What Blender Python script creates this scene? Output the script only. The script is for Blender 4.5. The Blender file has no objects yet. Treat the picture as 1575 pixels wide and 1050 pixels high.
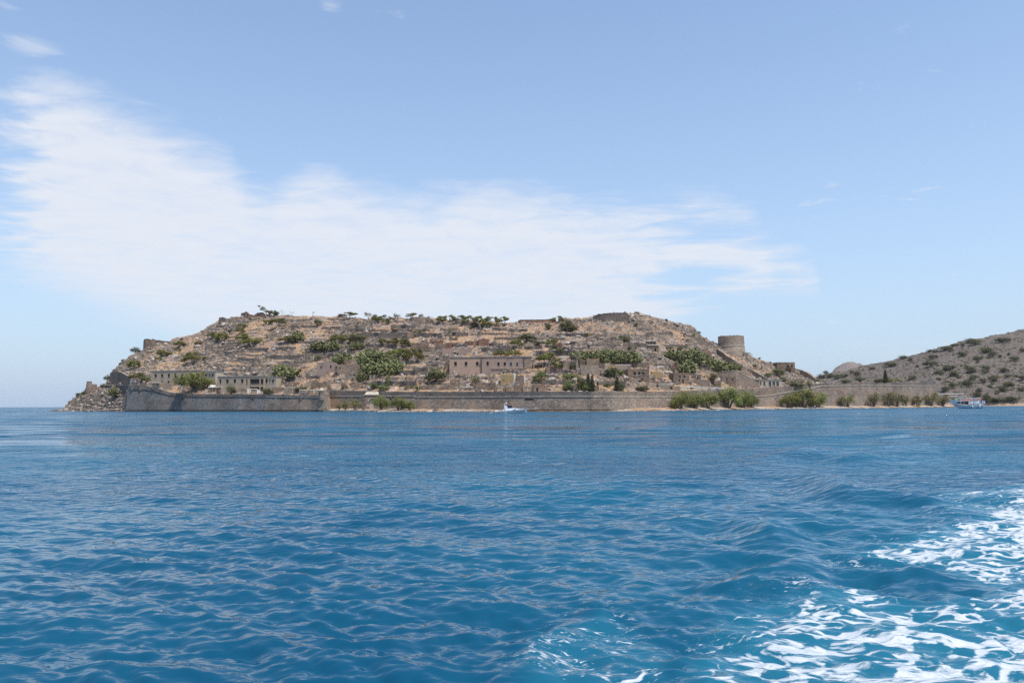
import bpy, math, random
import numpy as np
from mathutils import Vector, Matrix

sc = bpy.context.scene
COL = sc.collection
R = math.radians
rnd = random.Random(7)
nprng = np.random.RandomState(11)

# ------------------------------------------------------------------ camera
F = 1225.0                      # focal length in pixels of a 1575 x 1050 frame
CAMZ = 2.7                      # eye height on the boat's deck above the water
PITCH = math.atan(97.4 / F)
ROLL = R(0.24)
cam_d = bpy.data.cameras.new('camera')
cam = bpy.data.objects.new('camera', cam_d)
COL.objects.link(cam)
cam_d.sensor_width = 36.0
cam_d.lens = 36.0 * F / 1575.0
cam_d.clip_start = 0.1
cam_d.clip_end = 40000.0
ROT = Matrix.Rotation(math.pi / 2 + PITCH, 3, 'X') @ Matrix.Rotation(-ROLL, 3, 'Z')
cam.matrix_world = Matrix.Translation((0, 0, CAMZ)) @ ROT.to_4x4()
sc.camera = cam
MR = np.array(ROT)

# ------------------------------------------------------------------ sun, sky
SUN = Vector((0.27, -0.26, 0.93)).normalized()
sun_d = bpy.data.lights.new('sun', 'SUN')
sun_d.energy = 3.6
sun_d.angle = R(0.53)
sun_d.color = (1.0, 0.95, 0.87)
sun = bpy.data.objects.new('sun', sun_d)
COL.objects.link(sun)
sun.rotation_euler = SUN.to_track_quat('Z', 'Y').to_euler()
sun.location = SUN * 300

sc.view_settings.view_transform = 'Standard'
sc.view_settings.look = 'None'
sc.view_settings.exposure = 0.45
sc.view_settings.gamma = 1.0
sc.view_settings.use_curve_mapping = False
sc.cycles.use_denoising = False
sc.cycles.max_bounces = 5
sc.cycles.diffuse_bounces = 2
sc.cycles.glossy_bounces = 3
sc.cycles.transmission_bounces = 2
sc.cycles.transparent_max_bounces = 4


def ray(px, py):
    """world direction through a photo pixel, scaled so that y = 1"""
    px = np.asarray(px, float); py = np.asarray(py, float)
    c = np.stack(np.broadcast_arrays((px - 787.5) / F, (525.0 - py) / F, -1.0), -1)
    d = c @ MR.T
    return d / d[..., 1:2]


class NT:
    """small helper for writing node trees"""
    def __init__(self, tree):
        self.t = tree
        self.n = tree.nodes
        self.l = tree.links

    def node(self, typ, **kw):
        nd = self.n.new(typ)
        for k, v in kw.items():
            setattr(nd, k, v)
        return nd

    def put(self, sock, v):
        if isinstance(v, bpy.types.NodeSocket):
            self.l.new(v, sock)
        elif v is not None:
            if sock.type == 'RGBA' and len(v) == 3:
                v = (*v, 1.0)
            sock.default_value = v

    def math(self, op, a, b=None, c=None, clamp=False):
        nd = self.node('ShaderNodeMath', operation=op, use_clamp=clamp)
        for i, v in enumerate((a, b, c)):
            if v is not None:
                self.put(nd.inputs[i], v)
        return nd.outputs[0]

    def vmath(self, op, a, b=None, scale=None):
        nd = self.node('ShaderNodeVectorMath', operation=op)
        self.put(nd.inputs[0], a)
        if b is not None:
            self.put(nd.inputs[1], b)
        if scale is not None:
            self.put(nd.inputs[3], scale)
        return nd.outputs[0]

    def ramp(self, v, lo, hi, a=0.0, b=1.0, smooth=True):
        nd = self.node('ShaderNodeMapRange')
        nd.interpolation_type = 'SMOOTHSTEP' if smooth else 'LINEAR'
        self.put(nd.inputs[0], v)
        for i, x in zip((1, 2, 3, 4), (lo, hi, a, b)):
            self.put(nd.inputs[i], x)
        return nd.outputs[0]

    def mix(self, f, a, b, mode='MIX'):
        nd = self.node('ShaderNodeMix', data_type='RGBA', blend_type=mode)
        self.put(nd.inputs[0], f)
        self.put(nd.inputs[6], a)
        self.put(nd.inputs[7], b)
        return nd.outputs[2]

    def noise(self, vec, scale, detail=4.0, rough=0.55, dist=0.0):
        nd = self.node('ShaderNodeTexNoise')
        self.put(nd.inputs['Vector'], vec)
        nd.inputs['Scale'].default_value = scale
        nd.inputs['Detail'].default_value = detail
        nd.inputs['Roughness'].default_value = rough
        nd.inputs['Distortion'].default_value = dist
        return nd.outputs[0]

    def voronoi(self, vec, scale, feature='F1'):
        nd = self.node('ShaderNodeTexVoronoi', feature=feature)
        self.put(nd.inputs['Vector'], vec)
        nd.inputs['Scale'].default_value = scale
        return nd

    def mapping(self, vec, scale=(1, 1, 1), rot=(0, 0, 0), loc=(0, 0, 0)):
        nd = self.node('ShaderNodeMapping')
        self.put(nd.inputs[0], vec)
        nd.inputs[1].default_value = loc
        nd.inputs[2].default_value = rot
        nd.inputs[3].default_value = scale
        return nd.outputs[0]

    def curve(self, v, pts):
        nd = self.node('ShaderNodeFloatCurve')
        self.put(nd.inputs['Value'], v)
        cu = nd.mapping.curves[0]
        while len(cu.points) > 2:
            cu.points.remove(cu.points[-1])
        cu.points[0].location = pts[0]
        cu.points[1].location = pts[-1]
        for p in pts[1:-1]:
            cu.points.new(*p)
        nd.mapping.update()
        return nd.outputs[0]


# world: physical sky with a sheet of high thin cloud
world = bpy.data.worlds.new('World')
sc.world = world
world.use_nodes = True
w = NT(world.node_tree)
for nd in list(w.n):
    w.n.remove(nd)
SKY_STRENGTH = 0.15
tc = w.node('ShaderNodeTexCoord').outputs['Generated']
sky = w.node('ShaderNodeTexSky', sky_type='NISHITA')
sky.sun_disc = False
sky.sun_elevation = math.asin(SUN.z)
sky.sun_rotation = math.atan2(SUN.x, SUN.y)
sky.altitude = 0.0
sky.air_density = 1.0
sky.dust_density = 0.6
sky.ozone_density = 1.0
sep = w.node('ShaderNodeSeparateXYZ')
w.put(sep.inputs[0], tc)
dx, dy, dz = sep.outputs
zc = w.math('MAXIMUM', dz, 0.0)
hyp = w.math('SQRT', w.math('ADD', w.math('MULTIPLY', dx, dx), w.math('MULTIPLY', dy, dy)))
elev = w.math('DIVIDE', zc, w.math('MAXIMUM', hyp, 0.02))
azim = w.math('ARCTAN2', dx, dy)
U = w.math('DIVIDE', w.math('ADD', azim, 0.8), 1.6, clamp=True)
# position on the cloud sheet overhead
inv = w.math('DIVIDE', 1.0, w.math('ADD', zc, 0.07))
cxy = w.node('ShaderNodeCombineXYZ')
w.put(cxy.inputs[0], w.math('MULTIPLY', dx, inv))
w.put(cxy.inputs[1], w.math('MULTIPLY', dy, inv))
sheet = cxy.outputs[0]


def azel(px, py):
    d = ray(px, py)
    return (math.atan2(d[0], d[1]) + 0.8) / 1.6, d[2] / math.hypot(d[0], d[1]) * 2.0


top_px = [(-60, 150), (-25, 140), (10, 132), (70, 122), (140, 142), (210, 178), (290, 214), (345, 240), (372, 272),
          (405, 292), (440, 280), (485, 266), (560, 288), (640, 303), (720, 290), (790, 292), (880, 308), (980, 312),
          (1090, 310), (1150, 330), (1190, 372), (1240, 400), (1262, 440), (1290, 520)]
bot_px = [(-60, 430), (-25, 430), (10, 435), (50, 450), (120, 478), (210, 510), (330, 548), (520, 580), (850, 590),
          (1020, 520), (1090, 470), (1150, 452), (1240, 442), (1262, 445), (1290, 525)]
top_c = w.curve(U, [(0.0, azel(-60, 160)[1])] + [azel(*p) for p in top_px] + [(1.0, azel(1290, 560)[1])])
bot_c = w.curve(U, [(0.0, azel(-60, 425)[1])] + [azel(*p) for p in bot_px] + [(1.0, azel(1290, 565)[1])])
v2 = w.math('MULTIPLY', elev, 2.0)
n_big = w.noise(sheet, 1.1, 3.0, 0.6, 0.3)
n_fine = w.noise(w.mapping(sheet, (2.6, 3.6, 1.0)), 2.0, 5.0, 0.62, 0.5)
stk = w.node('ShaderNodeCombineXYZ')
w.put(stk.inputs[0], w.math('MULTIPLY', azim, 4.5)); w.put(stk.inputs[1], w.math('MULTIPLY', elev, 30.0))
n_str = w.noise(stk.outputs[0], 1.6, 4.0, 0.55, 0.5)
nb = w.math('SUBTRACT', n_big, 0.5)
nf = w.math('SUBTRACT', n_fine, 0.5)
ns = w.math('SUBTRACT', n_str, 0.5)
edge = w.math('ADD', w.math('SUBTRACT', top_c, v2), w.math('ADD', w.math('MULTIPLY', nf, 0.12), w.math('MULTIPLY', ns, 0.05)))
a_top = w.math('POWER', w.ramp(edge, -0.045, 0.10), 0.85)
a_bot = w.ramp(w.math('ADD', w.math('SUBTRACT', v2, bot_c), w.math('MULTIPLY', ns, 0.05)), -0.03, w.ramp(U, 0.5, 0.66, 0.11, 0.035))
right = w.ramp(U, 0.47, 0.66)
lim = w.math('ADD', 0.02, w.math('MULTIPLY', right, 0.33))
a_str = w.ramp(w.math('ADD', n_str, w.math('MULTIPLY', nb, 0.3)), w.math('SUBTRACT', lim, 0.03), w.math('ADD', lim, 0.26))
a_in = w.ramp(w.math('ADD', n_fine, w.math('MULTIPLY', nb, 0.8)), 0.22, 0.66, 0.70, 1.0)
wisp = w.math('MULTIPLY', w.ramp(w.math('ADD', n_fine, w.math('MULTIPLY', nb, 1.0)), 0.71, 0.88), 0.5)
hor = w.ramp(elev, 0.02, 0.16)
alpha = w.math('MULTIPLY', w.math('MULTIPLY', a_top, a_bot), w.math('MULTIPLY', a_str, a_in))
lft = w.ramp(w.math('ADD', U, w.math('ADD', w.math('MULTIPLY', nf, 0.08), w.math('MULTIPLY', ns, 0.03))), azel(-30, 300)[0], azel(75, 300)[0])
alpha = w.math('MULTIPLY', alpha, lft)
alpha = w.math('MULTIPLY', alpha, w.math('ADD', 0.62, w.math('MULTIPLY', hor, 0.30)))
alpha = w.math('MAXIMUM', alpha, w.math('MULTIPLY', wisp, hor))
CLOUD = (3.95, 4.12, 4.5)
# pale sea haze that whitens the sky towards the horizon all the way round
veil = w.math('POWER', 2.718, w.math('MULTIPLY', elev, -3.6))
skyc = w.mix(w.math('MULTIPLY', veil, 0.92), sky.outputs[0], (2.15, 2.85, 3.9))
# a few small detached wisps high up
for (wx, wy, wsx, wsy) in ((40, 75, 60, 22), (20, 12, 40, 10), (510, 8, 30, 14), (1390, 42, 26, 12), (12, 325, 40, 40)):
    u0, v0 = azel(wx, wy); u1 = azel(wx + wsx, wy)[0]; v1 = azel(wx, wy - wsy)[1]
    g1 = w.math('DIVIDE', w.math('SUBTRACT', U, u0), u1 - u0); g2 = w.math('DIVIDE', w.math('SUBTRACT', v2, v0), v1 - v0)
    gg = w.math('POWER', 2.718, w.math('MULTIPLY', w.math('ADD', w.math('MULTIPLY', g1, g1), w.math('MULTIPLY', g2, g2)), -1.0))
    alpha = w.math('MAXIMUM', alpha, w.math('MULTIPLY', w.ramp(w.math('ADD', n_fine, w.math('MULTIPLY', gg, 0.36)), 0.72, 1.0), 0.42))
colr = w.mix(alpha, skyc, CLOUD)
bg = w.node('ShaderNodeBackground')
w.put(bg.inputs[0], colr)
bg.inputs[1].default_value = SKY_STRENGTH
w.l.new(bg.outputs[0], w.node('ShaderNodeOutputWorld').inputs[0])


# ------------------------------------------------------------------ helpers
def link(o, parent=None):
    COL.objects.link(o)
    if parent is not None:
        o.parent = parent
    return o


def mesh_obj(name, verts, faces, mat, parent=None, smooth=False, loc=(0, 0, 0), rotz=0.0):
    me = bpy.data.meshes.new(name)
    me.from_pydata([tuple(v) for v in verts], [], [tuple(f) for f in faces])
    me.update()
    if mat:
        me.materials.append(mat)
    if smooth:
        me.shade_smooth()
    else:
        me.shade_flat()
    o = bpy.data.objects.new(name, me)
    o.location = loc
    o.rotation_euler = (0, 0, rotz)
    return link(o, parent)


def empty(name, loc=(0, 0, 0), rotz=0.0):
    o = bpy.data.objects.new(name, None)
    o.empty_display_size = 0.5
    o.location = loc
    o.rotation_euler = (0, 0, rotz)
    return link(o)


def tag(o, label=None, cat=None, group=None, kind=None):
    if label: o['label'] = label
    if cat: o['category'] = cat
    if group: o['group'] = group
    if kind: o['kind'] = kind
    return o


class MB:
    """collects shapes into one mesh"""
    def __init__(self):
        self.v = []; self.f = []

    def add(self, vs, fs):
        b = len(self.v)
        self.v += [tuple(x) for x in vs]
        self.f += [tuple(b + i for i in f) for f in fs]
        return self

    def box(self, x0, x1, y0, y1, z0, z1):
        return self.add([(x0, y0, z0), (x1, y0, z0), (x1, y1, z0), (x0, y1, z0), (x0, y0, z1), (x1, y0, z1), (x1, y1, z1), (x0, y1, z1)],
                        [(0, 3, 2, 1), (4, 5, 6, 7), (0, 1, 5, 4), (1, 2, 6, 5), (2, 3, 7, 6), (3, 0, 4, 7)])

    def prism(self, poly, y0, y1):
        """polygon in the x-z plane extruded along y"""
        n = len(poly)
        vs = [(x, y0, z) for x, z in poly] + [(x, y1, z) for x, z in poly]
        fs = [tuple(range(n)), tuple(range(2 * n - 1, n - 1, -1))]
        fs += [(i, i + n, (i + 1) % n + n, (i + 1) % n) for i in range(n)]
        return self.add(vs, fs)

    def tube(self, pts, radii, seg=6):
        pts = [Vector(p) for p in pts]
        rings = []
        for i, p in enumerate(pts):
            t = (pts[min(i + 1, len(pts) - 1)] - pts[max(i - 1, 0)])
            t = t.normalized() if t.length > 1e-6 else Vector((0, 0, 1))
            a = t.cross(Vector((0.13, 0.97, 0.2)))
            if a.length < 0.05:
                a = t.cross(Vector((1, 0, 0)))
            a.normalize()
            b = t.cross(a)
            rings.append([p + (a * math.cos(k * 2 * math.pi / seg) + b * math.sin(k * 2 * math.pi / seg)) * radii[i] for k in range(seg)])
        vs = [v for r in rings for v in r]
        fs = []
        for i in range(len(rings) - 1):
            for k in range(seg):
                k2 = (k + 1) % seg
                fs.append((i * seg + k, i * seg + k2, (i + 1) * seg + k2, (i + 1) * seg + k))
        fs.append(tuple(range(seg - 1, -1, -1)))
        fs.append(tuple((len(rings) - 1) * seg + k for k in range(seg)))
        return self.add(vs, fs)

    def lathe(self, prof, seg=32, cap=True):
        n = len(prof)
        vs = [(r * math.cos(2 * math.pi * k / seg), r * math.sin(2 * math.pi * k / seg), z) for r, z in prof for k in range(seg)]
        fs = []
        for i in range(n - 1):
            for k in range(seg):
                k2 = (k + 1) % seg
                fs.append((i * seg + k, i * seg + k2, (i + 1) * seg + k2, (i + 1) * seg + k))
        if cap:
            fs.append(tuple(range(seg - 1, -1, -1)))
            fs.append(tuple((n - 1) * seg + k for k in range(seg)))
        return self.add(vs, fs)

    def build(self, name, mat, parent=None, smooth=False, loc=(0, 0, 0), rotz=0.0):
        return mesh_obj(name, self.v, self.f, mat, parent, smooth, loc, rotz)


# numpy gradient noise -------------------------------------------------
def _hash(ix, iy, seed):
    h = (ix * 374761393 + iy * 668265263 + seed * 1442695041) & 0xFFFFFFFF
    h = ((h ^ (h >> 13)) * 1274126177) & 0xFFFFFFFF
    return (h ^ (h >> 16)) & 0xFFFFFFFF


def pnoise(x, y, seed=0):
    x = np.asarray(x, float); y = np.asarray(y, float)
    x, y = np.broadcast_arrays(x, y)
    ix = np.floor(x).astype(np.int64); iy = np.floor(y).astype(np.int64)
    fx = x - ix; fy = y - iy
    u = fx * fx * fx * (fx * (fx * 6 - 15) + 10); v = fy * fy * fy * (fy * (fy * 6 - 15) + 10)

    def g(jx, jy):
        a = _hash(ix + jx, iy + jy, seed) * (2 * math.pi / 4294967296.0)
        return np.cos(a) * (fx - jx) + np.sin(a) * (fy - jy)
    n0 = g(0, 0) * (1 - u) + g(1, 0) * u
    n1 = g(0, 1) * (1 - u) + g(1, 1) * u
    return (n0 * (1 - v) + n1 * v) * 1.5


def fbm(x, y, seed=0, octv=4, gain=0.5):
    r = 0.0; a = 1.0
    for i in range(octv):
        r = r + a * pnoise(x * 2.0 ** i + 17.3 * i, y * 2.0 ** i - 9.1 * i, seed + i)
        a *= gain
    return r


def ridged(x, y, seed=0, octv=4, gain=0.55):
    r = 0.0; a = 1.0; nrm = 0
    for i in range(octv):
        r = r + a * (1 - 2 * np.abs(pnoise(x * 2.0 ** i + 5.3 * i, y * 2.0 ** i + 3.7 * i, seed + i)))
        nrm += a; a *= gain
    return r / nrm


def sstep(x, a, b):
    t = np.clip((x - a) / (b - a), 0, 1)
    return t * t * (3 - 2 * t)


# ------------------------------------------------------------------ materials
def new_mat(name):
    m = bpy.data.materials.new(name)
    m.use_nodes = True
    t = NT(m.node_tree)
    bsdf = t.n['Principled BSDF']
    bsdf.inputs['Specular IOR Level'].default_value = 0.2
    pos = t.node('ShaderNodeNewGeometry')
    return m, t, bsdf, pos


def stone_mat(name, c0, c1, c2=None, stone=1.1, rough=0.95, bump=0.6, stain=0.35, joint=0.5):
    """rubble masonry: stones of varied tone, darker joints, weather stains"""
    m, t, b, geo = new_mat(name)
    P = geo.outputs['Position']
    stone *= 1.75
    Pz = t.mapping(P, (1, 1, 1.5))
    vo = t.voronoi(Pz, stone)
    ve = t.voronoi(Pz, stone, 'DISTANCE_TO_EDGE')
    sepc = t.node('ShaderNodeSeparateColor')
    t.put(sepc.inputs[0], vo.outputs['Color'])
    col = t.mix(sepc.outputs[0], c0, c1)
    if c2:
        col = t.mix(t.ramp(t.noise(P, 0.13, 5, 0.6), 0.45, 0.62), col, t.mix(0.5, c2, col))
    fine = t.noise(P, 2.3, 5, 0.65)
    big = t.noise(P, 0.09, 4, 0.6)
    col = t.mix(t.math('MULTIPLY', t.ramp(big, 0.42, 0.66), stain), col, t.mix(1.0, col, (0.5, 0.5, 0.52), 'MULTIPLY'))
    col = t.mix(t.math('MULTIPLY', t.ramp(fine, 0.35, 0.75), 0.55), col, t.mix(1.0, col, (1.45, 1.4, 1.32), 'MULTIPLY'))
    col = t.mix(t.math('MULTIPLY', t.ramp(ve.outputs['Distance'], 0.10, 0.0), joint), col, t.mix(1.0, col, (0.35, 0.33, 0.31), 'MULTIPLY'))
    # pale worn patches, repairs, and the weed-dark tide line at the foot of sea walls
    rep = t.noise(t.mapping(P, (1, 1, 1.6)), 0.21, 3, 0.5, 0.8)
    col = t.mix(t.math('MULTIPLY', t.ramp(rep, 0.56, 0.62), 0.45), col, t.mix(1.0, col, (1.4, 1.33, 1.24), 'MULTIPLY'))
    col = t.mix(t.math('MULTIPLY', t.ramp(rep, 0.42, 0.35), 0.5), col, t.mix(1.0, col, (0.62, 0.6, 0.6), 'MULTIPLY'))
    pz = t.node('ShaderNodeSeparateXYZ'); t.put(pz.inputs[0], P)
    tide = t.ramp(t.math('ADD', pz.outputs[2], t.math('MULTIPLY', fine, -1.2)), 0.55, -0.1)
    col = t.mix(t.math('MULTIPLY', tide, 0.85), col, (0.035, 0.033, 0.028))
    t.put(b.inputs['Base Color'], col)
    b.inputs['Roughness'].default_value = rough
    bp = t.node('ShaderNodeBump')
    bp.inputs['Strength'].default_value = bump
    bp.inputs['Distance'].default_value = 0.18
    t.put(bp.inputs['Height'], t.math('ADD', t.math('MULTIPLY', t.ramp(ve.outputs['Distance'], 0.0, 0.14), 0.6), fine))
    t.put(b.inputs['Normal'], bp.outputs[0])
    return m


def plain_mat(name, c, rough=0.6, var=0.25, scale=1.0, spec=0.3, metal=0.0):
    m, t, b, geo = new_mat(name)
    n = t.noise(geo.outputs['Position'], scale, 5, 0.6)
    dark = tuple(x * (1 - var) for x in c)
    lite = tuple(min(1, x * (1 + var)) for x in c)
    t.put(b.inputs['Base Color'], t.mix(t.ramp(n, 0.3, 0.7), dark, lite))
    b.inputs['Roughness'].default_value = rough
    b.inputs['Specular IOR Level'].default_value = spec
    b.inputs['Metallic'].default_value = metal
    return m


def plaster_mat(name, c, patch, amt=0.5):
    m, t, b, geo = new_mat(name)
    P = geo.outputs['Position']
    n = t.noise(P, 0.35, 6, 0.65, 0.4)
    n2 = t.noise(t.mapping(P, (1.5, 1.5, 0.25)), 0.9, 5, 0.6)
    col = t.mix(t.ramp(n, 0.52, 0.62), c, t.mix(amt, c, patch))
    col = t.mix(t.math('MULTIPLY', t.ramp(n2, 0.45, 0.75), 0.35), col, t.mix(1.0, col, (0.6, 0.57, 0.55), 'MULTIPLY'))
    t.put(b.inputs['Base Color'], col)
    b.inputs['Roughness'].default_value = 0.95
    bp = t.node('ShaderNodeBump')
    bp.inputs['Strength'].default_value = 0.3
    t.put(bp.inputs['Height'], t.noise(P, 2.0, 5, 0.6))
    t.put(b.inputs['Normal'], bp.outputs[0])
    return m


def leaf_mat(name, c0, c1, transl=0.25):
    m, t, b, geo = new_mat(name)
    oi = t.node('ShaderNodeObjectInfo')
    isl = t.node('ShaderNodeNewGeometry').outputs['Random Per Island']
    n = t.noise(geo.outputs['Position'], 0.55, 3, 0.5)
    f = t.math('ADD', t.math('MULTIPLY', isl, 0.55), t.math('MULTIPLY', n, 0.5))
    col = t.mix(t.ramp(f, 0.15, 0.9, smooth=False), c0, c1)
    hs = t.node('ShaderNodeHueSaturation')
    t.put(hs.inputs['Color'], col)
    t.put(hs.inputs['Hue'], t.ramp(oi.outputs['Random'], 0, 1, 0.485, 0.515, False))
    t.put(hs.inputs['Value'], t.ramp(oi.outputs['Random'], 0, 1, 0.82, 1.18, False))
    t.put(b.inputs['Base Color'], hs.outputs[0])
    b.inputs['Roughness'].default_value = 0.75
    tr = t.node('ShaderNodeBsdfTranslucent')
    t.put(tr.inputs[0], hs.outputs[0])
    ms = t.node('ShaderNodeMixShader')
    ms.inputs[0].default_value = transl
    t.l.new(b.outputs[0], ms.inputs[1]); t.l.new(tr.outputs[0], ms.inputs[2])
    t.l.new(ms.outputs[0], t.n['Material Output'].inputs[0])
    return m


M = {}
M['wall'] = stone_mat('grey rubble masonry', (0.155, 0.128, 0.108), (0.315, 0.26, 0.215), (0.35, 0.245, 0.175), 0.9, stain=0.6)
M['walldark'] = stone_mat('shade-darkened masonry', (0.13, 0.125, 0.123), (0.23, 0.217, 0.208), (0.25, 0.205, 0.17), 0.9, stain=0.6)  # darker copy of the wall stone; the left bastion's shade is in its colour
M['wallwarm'] = stone_mat('warm rubble masonry', (0.19, 0.145, 0.115), (0.31, 0.245, 0.195), (0.34, 0.215, 0.14), 1.0)
M['cordon'] = plain_mat('pale cut stone', (0.42, 0.36, 0.29), 0.9, 0.3, 0.8)
M['parapet'] = stone_mat('parapet masonry', (0.125, 0.112, 0.102), (0.24, 0.21, 0.185), (0.29, 0.22, 0.17), 1.2, stain=0.5)
M['ruin'] = stone_mat('ruin stone', (0.135, 0.10, 0.08), (0.30, 0.228, 0.175), (0.36, 0.24, 0.155), 1.0)
M['ruinlight'] = stone_mat('pale ruin stone', (0.23, 0.19, 0.155), (0.38, 0.315, 0.255), (0.36, 0.26, 0.185), 1.1)
M['dry'] = stone_mat('dry stone', (0.09, 0.077, 0.068), (0.225, 0.188, 0.16), None, 1.1, joint=0.6)
M['tower'] = stone_mat('tower masonry', (0.28, 0.21, 0.16), (0.41, 0.32, 0.245), (0.34, 0.27, 0.22), 0.9, stain=0.3)
M['towerbase'] = stone_mat('tower plinth stone', (0.31, 0.25, 0.195), (0.42, 0.345, 0.275), None, 0.9, stain=0.2)
M['redstone'] = stone_mat('red stone', (0.19, 0.10, 0.07), (0.30, 0.175, 0.12), None, 0.8)
M['pink'] = plaster_mat('pink plaster', (0.43, 0.30, 0.225), (0.34, 0.265, 0.225))
M['pinkold'] = plaster_mat('worn pink plaster', (0.34, 0.25, 0.205), (0.23, 0.185, 0.16), 0.9)
M['beige'] = plaster_mat('beige plaster', (0.40, 0.325, 0.24), (0.30, 0.24, 0.19))
M['cream'] = plaster_mat('cream plaster', (0.47, 0.405, 0.31), (0.38, 0.33, 0.26))
M['white'] = plaster_mat('white plaster', (0.72, 0.67, 0.60), (0.6, 0.55, 0.5))
M['ochre'] = plaster_mat('ochre plaster', (0.37, 0.265, 0.13), (0.31, 0.21, 0.12))
M['orange'] = plaster_mat('orange plaster', (0.36, 0.20, 0.10), (0.30, 0.19, 0.12))
M['concrete'] = plain_mat('roof concrete', (0.33, 0.30, 0.27), 0.95, 0.25, 0.7)
M['rooftile'] = plain_mat('weathered roof tile', (0.40, 0.29, 0.22), 0.9, 0.3, 1.2)
M['dark'] = plain_mat('dark timber and opening shade', (0.035, 0.033, 0.032), 0.8, 0.3, 2.0)  # one near-black for timber, fittings and the shade inside openings
M['glass'] = plain_mat('window glass', (0.03, 0.045, 0.065), 0.15, 0.2, 1.0, 0.5)
M['wood'] = plain_mat('brown wood', (0.16, 0.09, 0.05), 0.8, 0.3, 2.0)
M['bark'] = plain_mat('bark', (0.13, 0.10, 0.08), 0.95, 0.35, 3.0)
M['barkpale'] = plain_mat('pale bark', (0.33, 0.29, 0.25), 0.95, 0.3, 3.0)
M['tam'] = leaf_mat('tamarisk leaf', (0.115, 0.132, 0.033), (0.30, 0.31, 0.095))
M['tamdry'] = leaf_mat('dry tamarisk leaf', (0.13, 0.115, 0.045), (0.26, 0.235, 0.11))
M['pine'] = leaf_mat('pine needle', (0.085, 0.09, 0.024), (0.28, 0.26, 0.075))
M['bush'] = leaf_mat('dark shrub leaf', (0.055, 0.062, 0.026), (0.17, 0.168, 0.07))
M['green'] = leaf_mat('bright shrub leaf', (0.06, 0.09, 0.02), (0.18, 0.21, 0.06))
M['euph'] = leaf_mat('yellow green shrub leaf', (0.10, 0.11, 0.03), (0.23, 0.22, 0.07))
M['grey'] = leaf_mat('grey dry shrub', (0.15, 0.125, 0.09), (0.30, 0.26, 0.20))
M['red'] = leaf_mat('red brown shrub', (0.15, 0.085, 0.065), (0.27, 0.17, 0.13))
M['olea'] = leaf_mat('oleander bloom', (0.13, 0.10, 0.04), (0.42, 0.18, 0.16))
M['cyp'] = leaf_mat('cypress leaf', (0.02, 0.03, 0.012), (0.06, 0.075, 0.03))
M['pear'] = leaf_mat('prickly pear pad', (0.045, 0.058, 0.02), (0.30, 0.30, 0.13), 0.05)
M['mshrub'] = leaf_mat('maquis leaf', (0.06, 0.066, 0.027), (0.165, 0.16, 0.07))

# ------------------------------------------------------------------ island terrain
FS = F / math.cos(PITCH)


def s_of(X, Y):
    return 787.5 + FS * X / Y


def tab(pts):
    a = np.array(pts, float)
    return lambda s: np.interp(s, a[:, 0], a[:, 1])


# distance of the waterline along each bearing (bearing given as photo column)
D0 = tab([(60, 495), (95, 490), (140, 468), (190, 443), (196, 440), (340, 405), (410, 388), (500, 362), (585, 338), (700, 323),
          (800, 313), (908, 303), (912, 303), (1000, 316), (1060, 328), (1165, 392), (1230, 408), (1300, 425), (1380, 465), (1440, 505), (1500, 560)])
# distance from waterline to the fortress wall (beach width)
BW = tab([(60, 0.5), (190, 0.5), (196, 1.0), (497, 1.0), (506, 11), (585, 12), (700, 10), (775, 5), (800, 3), (930, 3), (985, 12), (1060, 17), (1440, 18), (1500, 10)])
BZ = tab([(60, 0.3), (190, 0.3), (497, 0.4), (506, 1.3), (585, 1.4), (775, 1.0), (800, 0.5), (930, 0.5), (985, 1.4), (1440, 1.6), (1500, 0.5)])
SKY = tab([(60, 634), (95, 629.5), (105, 619), (120, 607), (131, 600), (150, 594), (160, 590), (166, 580), (170, 570), (180, 560), (190, 553), (200, 545),
           (214, 539), (222, 534), (240, 528), (256, 525), (275, 520), (300, 512), (312, 506), (320, 500), (335, 494), (365, 487), (400, 484.5), (440, 485), (500, 486.5),
           (540, 488.5), (580, 490), (640, 489), (680, 491), (720, 494), (780, 495), (850, 494.5), (880, 490.5), (912, 486), (925, 483.5), (970, 482),
           (1000, 485), (1012, 488), (1025, 493), (1045, 498), (1060, 499), (1068, 501), (1074, 509), (1080, 517), (1095, 524), (1110, 529), (1146, 541), (1165, 551), (1190, 559),
           (1222, 571), (1238, 579), (1252, 587), (1265, 590.5), (1300, 590.5), (1380, 589.5), (1430, 590), (1440, 600), (1446, 619), (1500, 632)])
DEP = tab([(60, 10), (95, 14), (130, 45), (170, 80), (230, 105), (320, 125), (500, 135), (700, 140), (940, 150), (1060, 140), (1110, 110), (1146, 88), (1190, 70), (1230, 62), (1260, 40), (1300, 34), (1430, 30), (1446, 14), (1500, 8)])
WTOP = tab([(60, 634), (95, 630), (110, 623), (130, 613), (160, 608), (190, 605), (197, 599), (222, 598), (240, 600), (262, 604.5), (300, 606.5), (410, 607), (497, 609), (506, 604), (585, 604), (908, 604), (1030, 604), (1120, 601),
            (1160, 599), (1200, 596.5), (1223, 593), (1265, 591.5), (1330, 591.5), (1430, 591), (1440, 600), (1446, 619), (1500, 632)])


def zray(s, y, D):
    return CAMZ + ray(s, y)[..., 2] * D


def Dwall(s):
    return D0(s) + BW(s)


BWS = tab([(60, 0.5), (190, 0.5), (400, 1.5), (600, 10), (700, 9), (800, 6), (930, 6), (1060, 15), (1440, 18), (1500, 10)])


def rockmask(s, t):
    """how much bare rock shows: more on the left shoulder and below the summit"""
    m = 0.42 + 0.38 * sstep(s, 420, 250) + 0.4 * np.exp(-((s - 960) / 130.0) ** 2) * sstep(t, 0.62, 0.8)
    return m + 0.3 * sstep(s, 1120, 1180)


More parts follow.
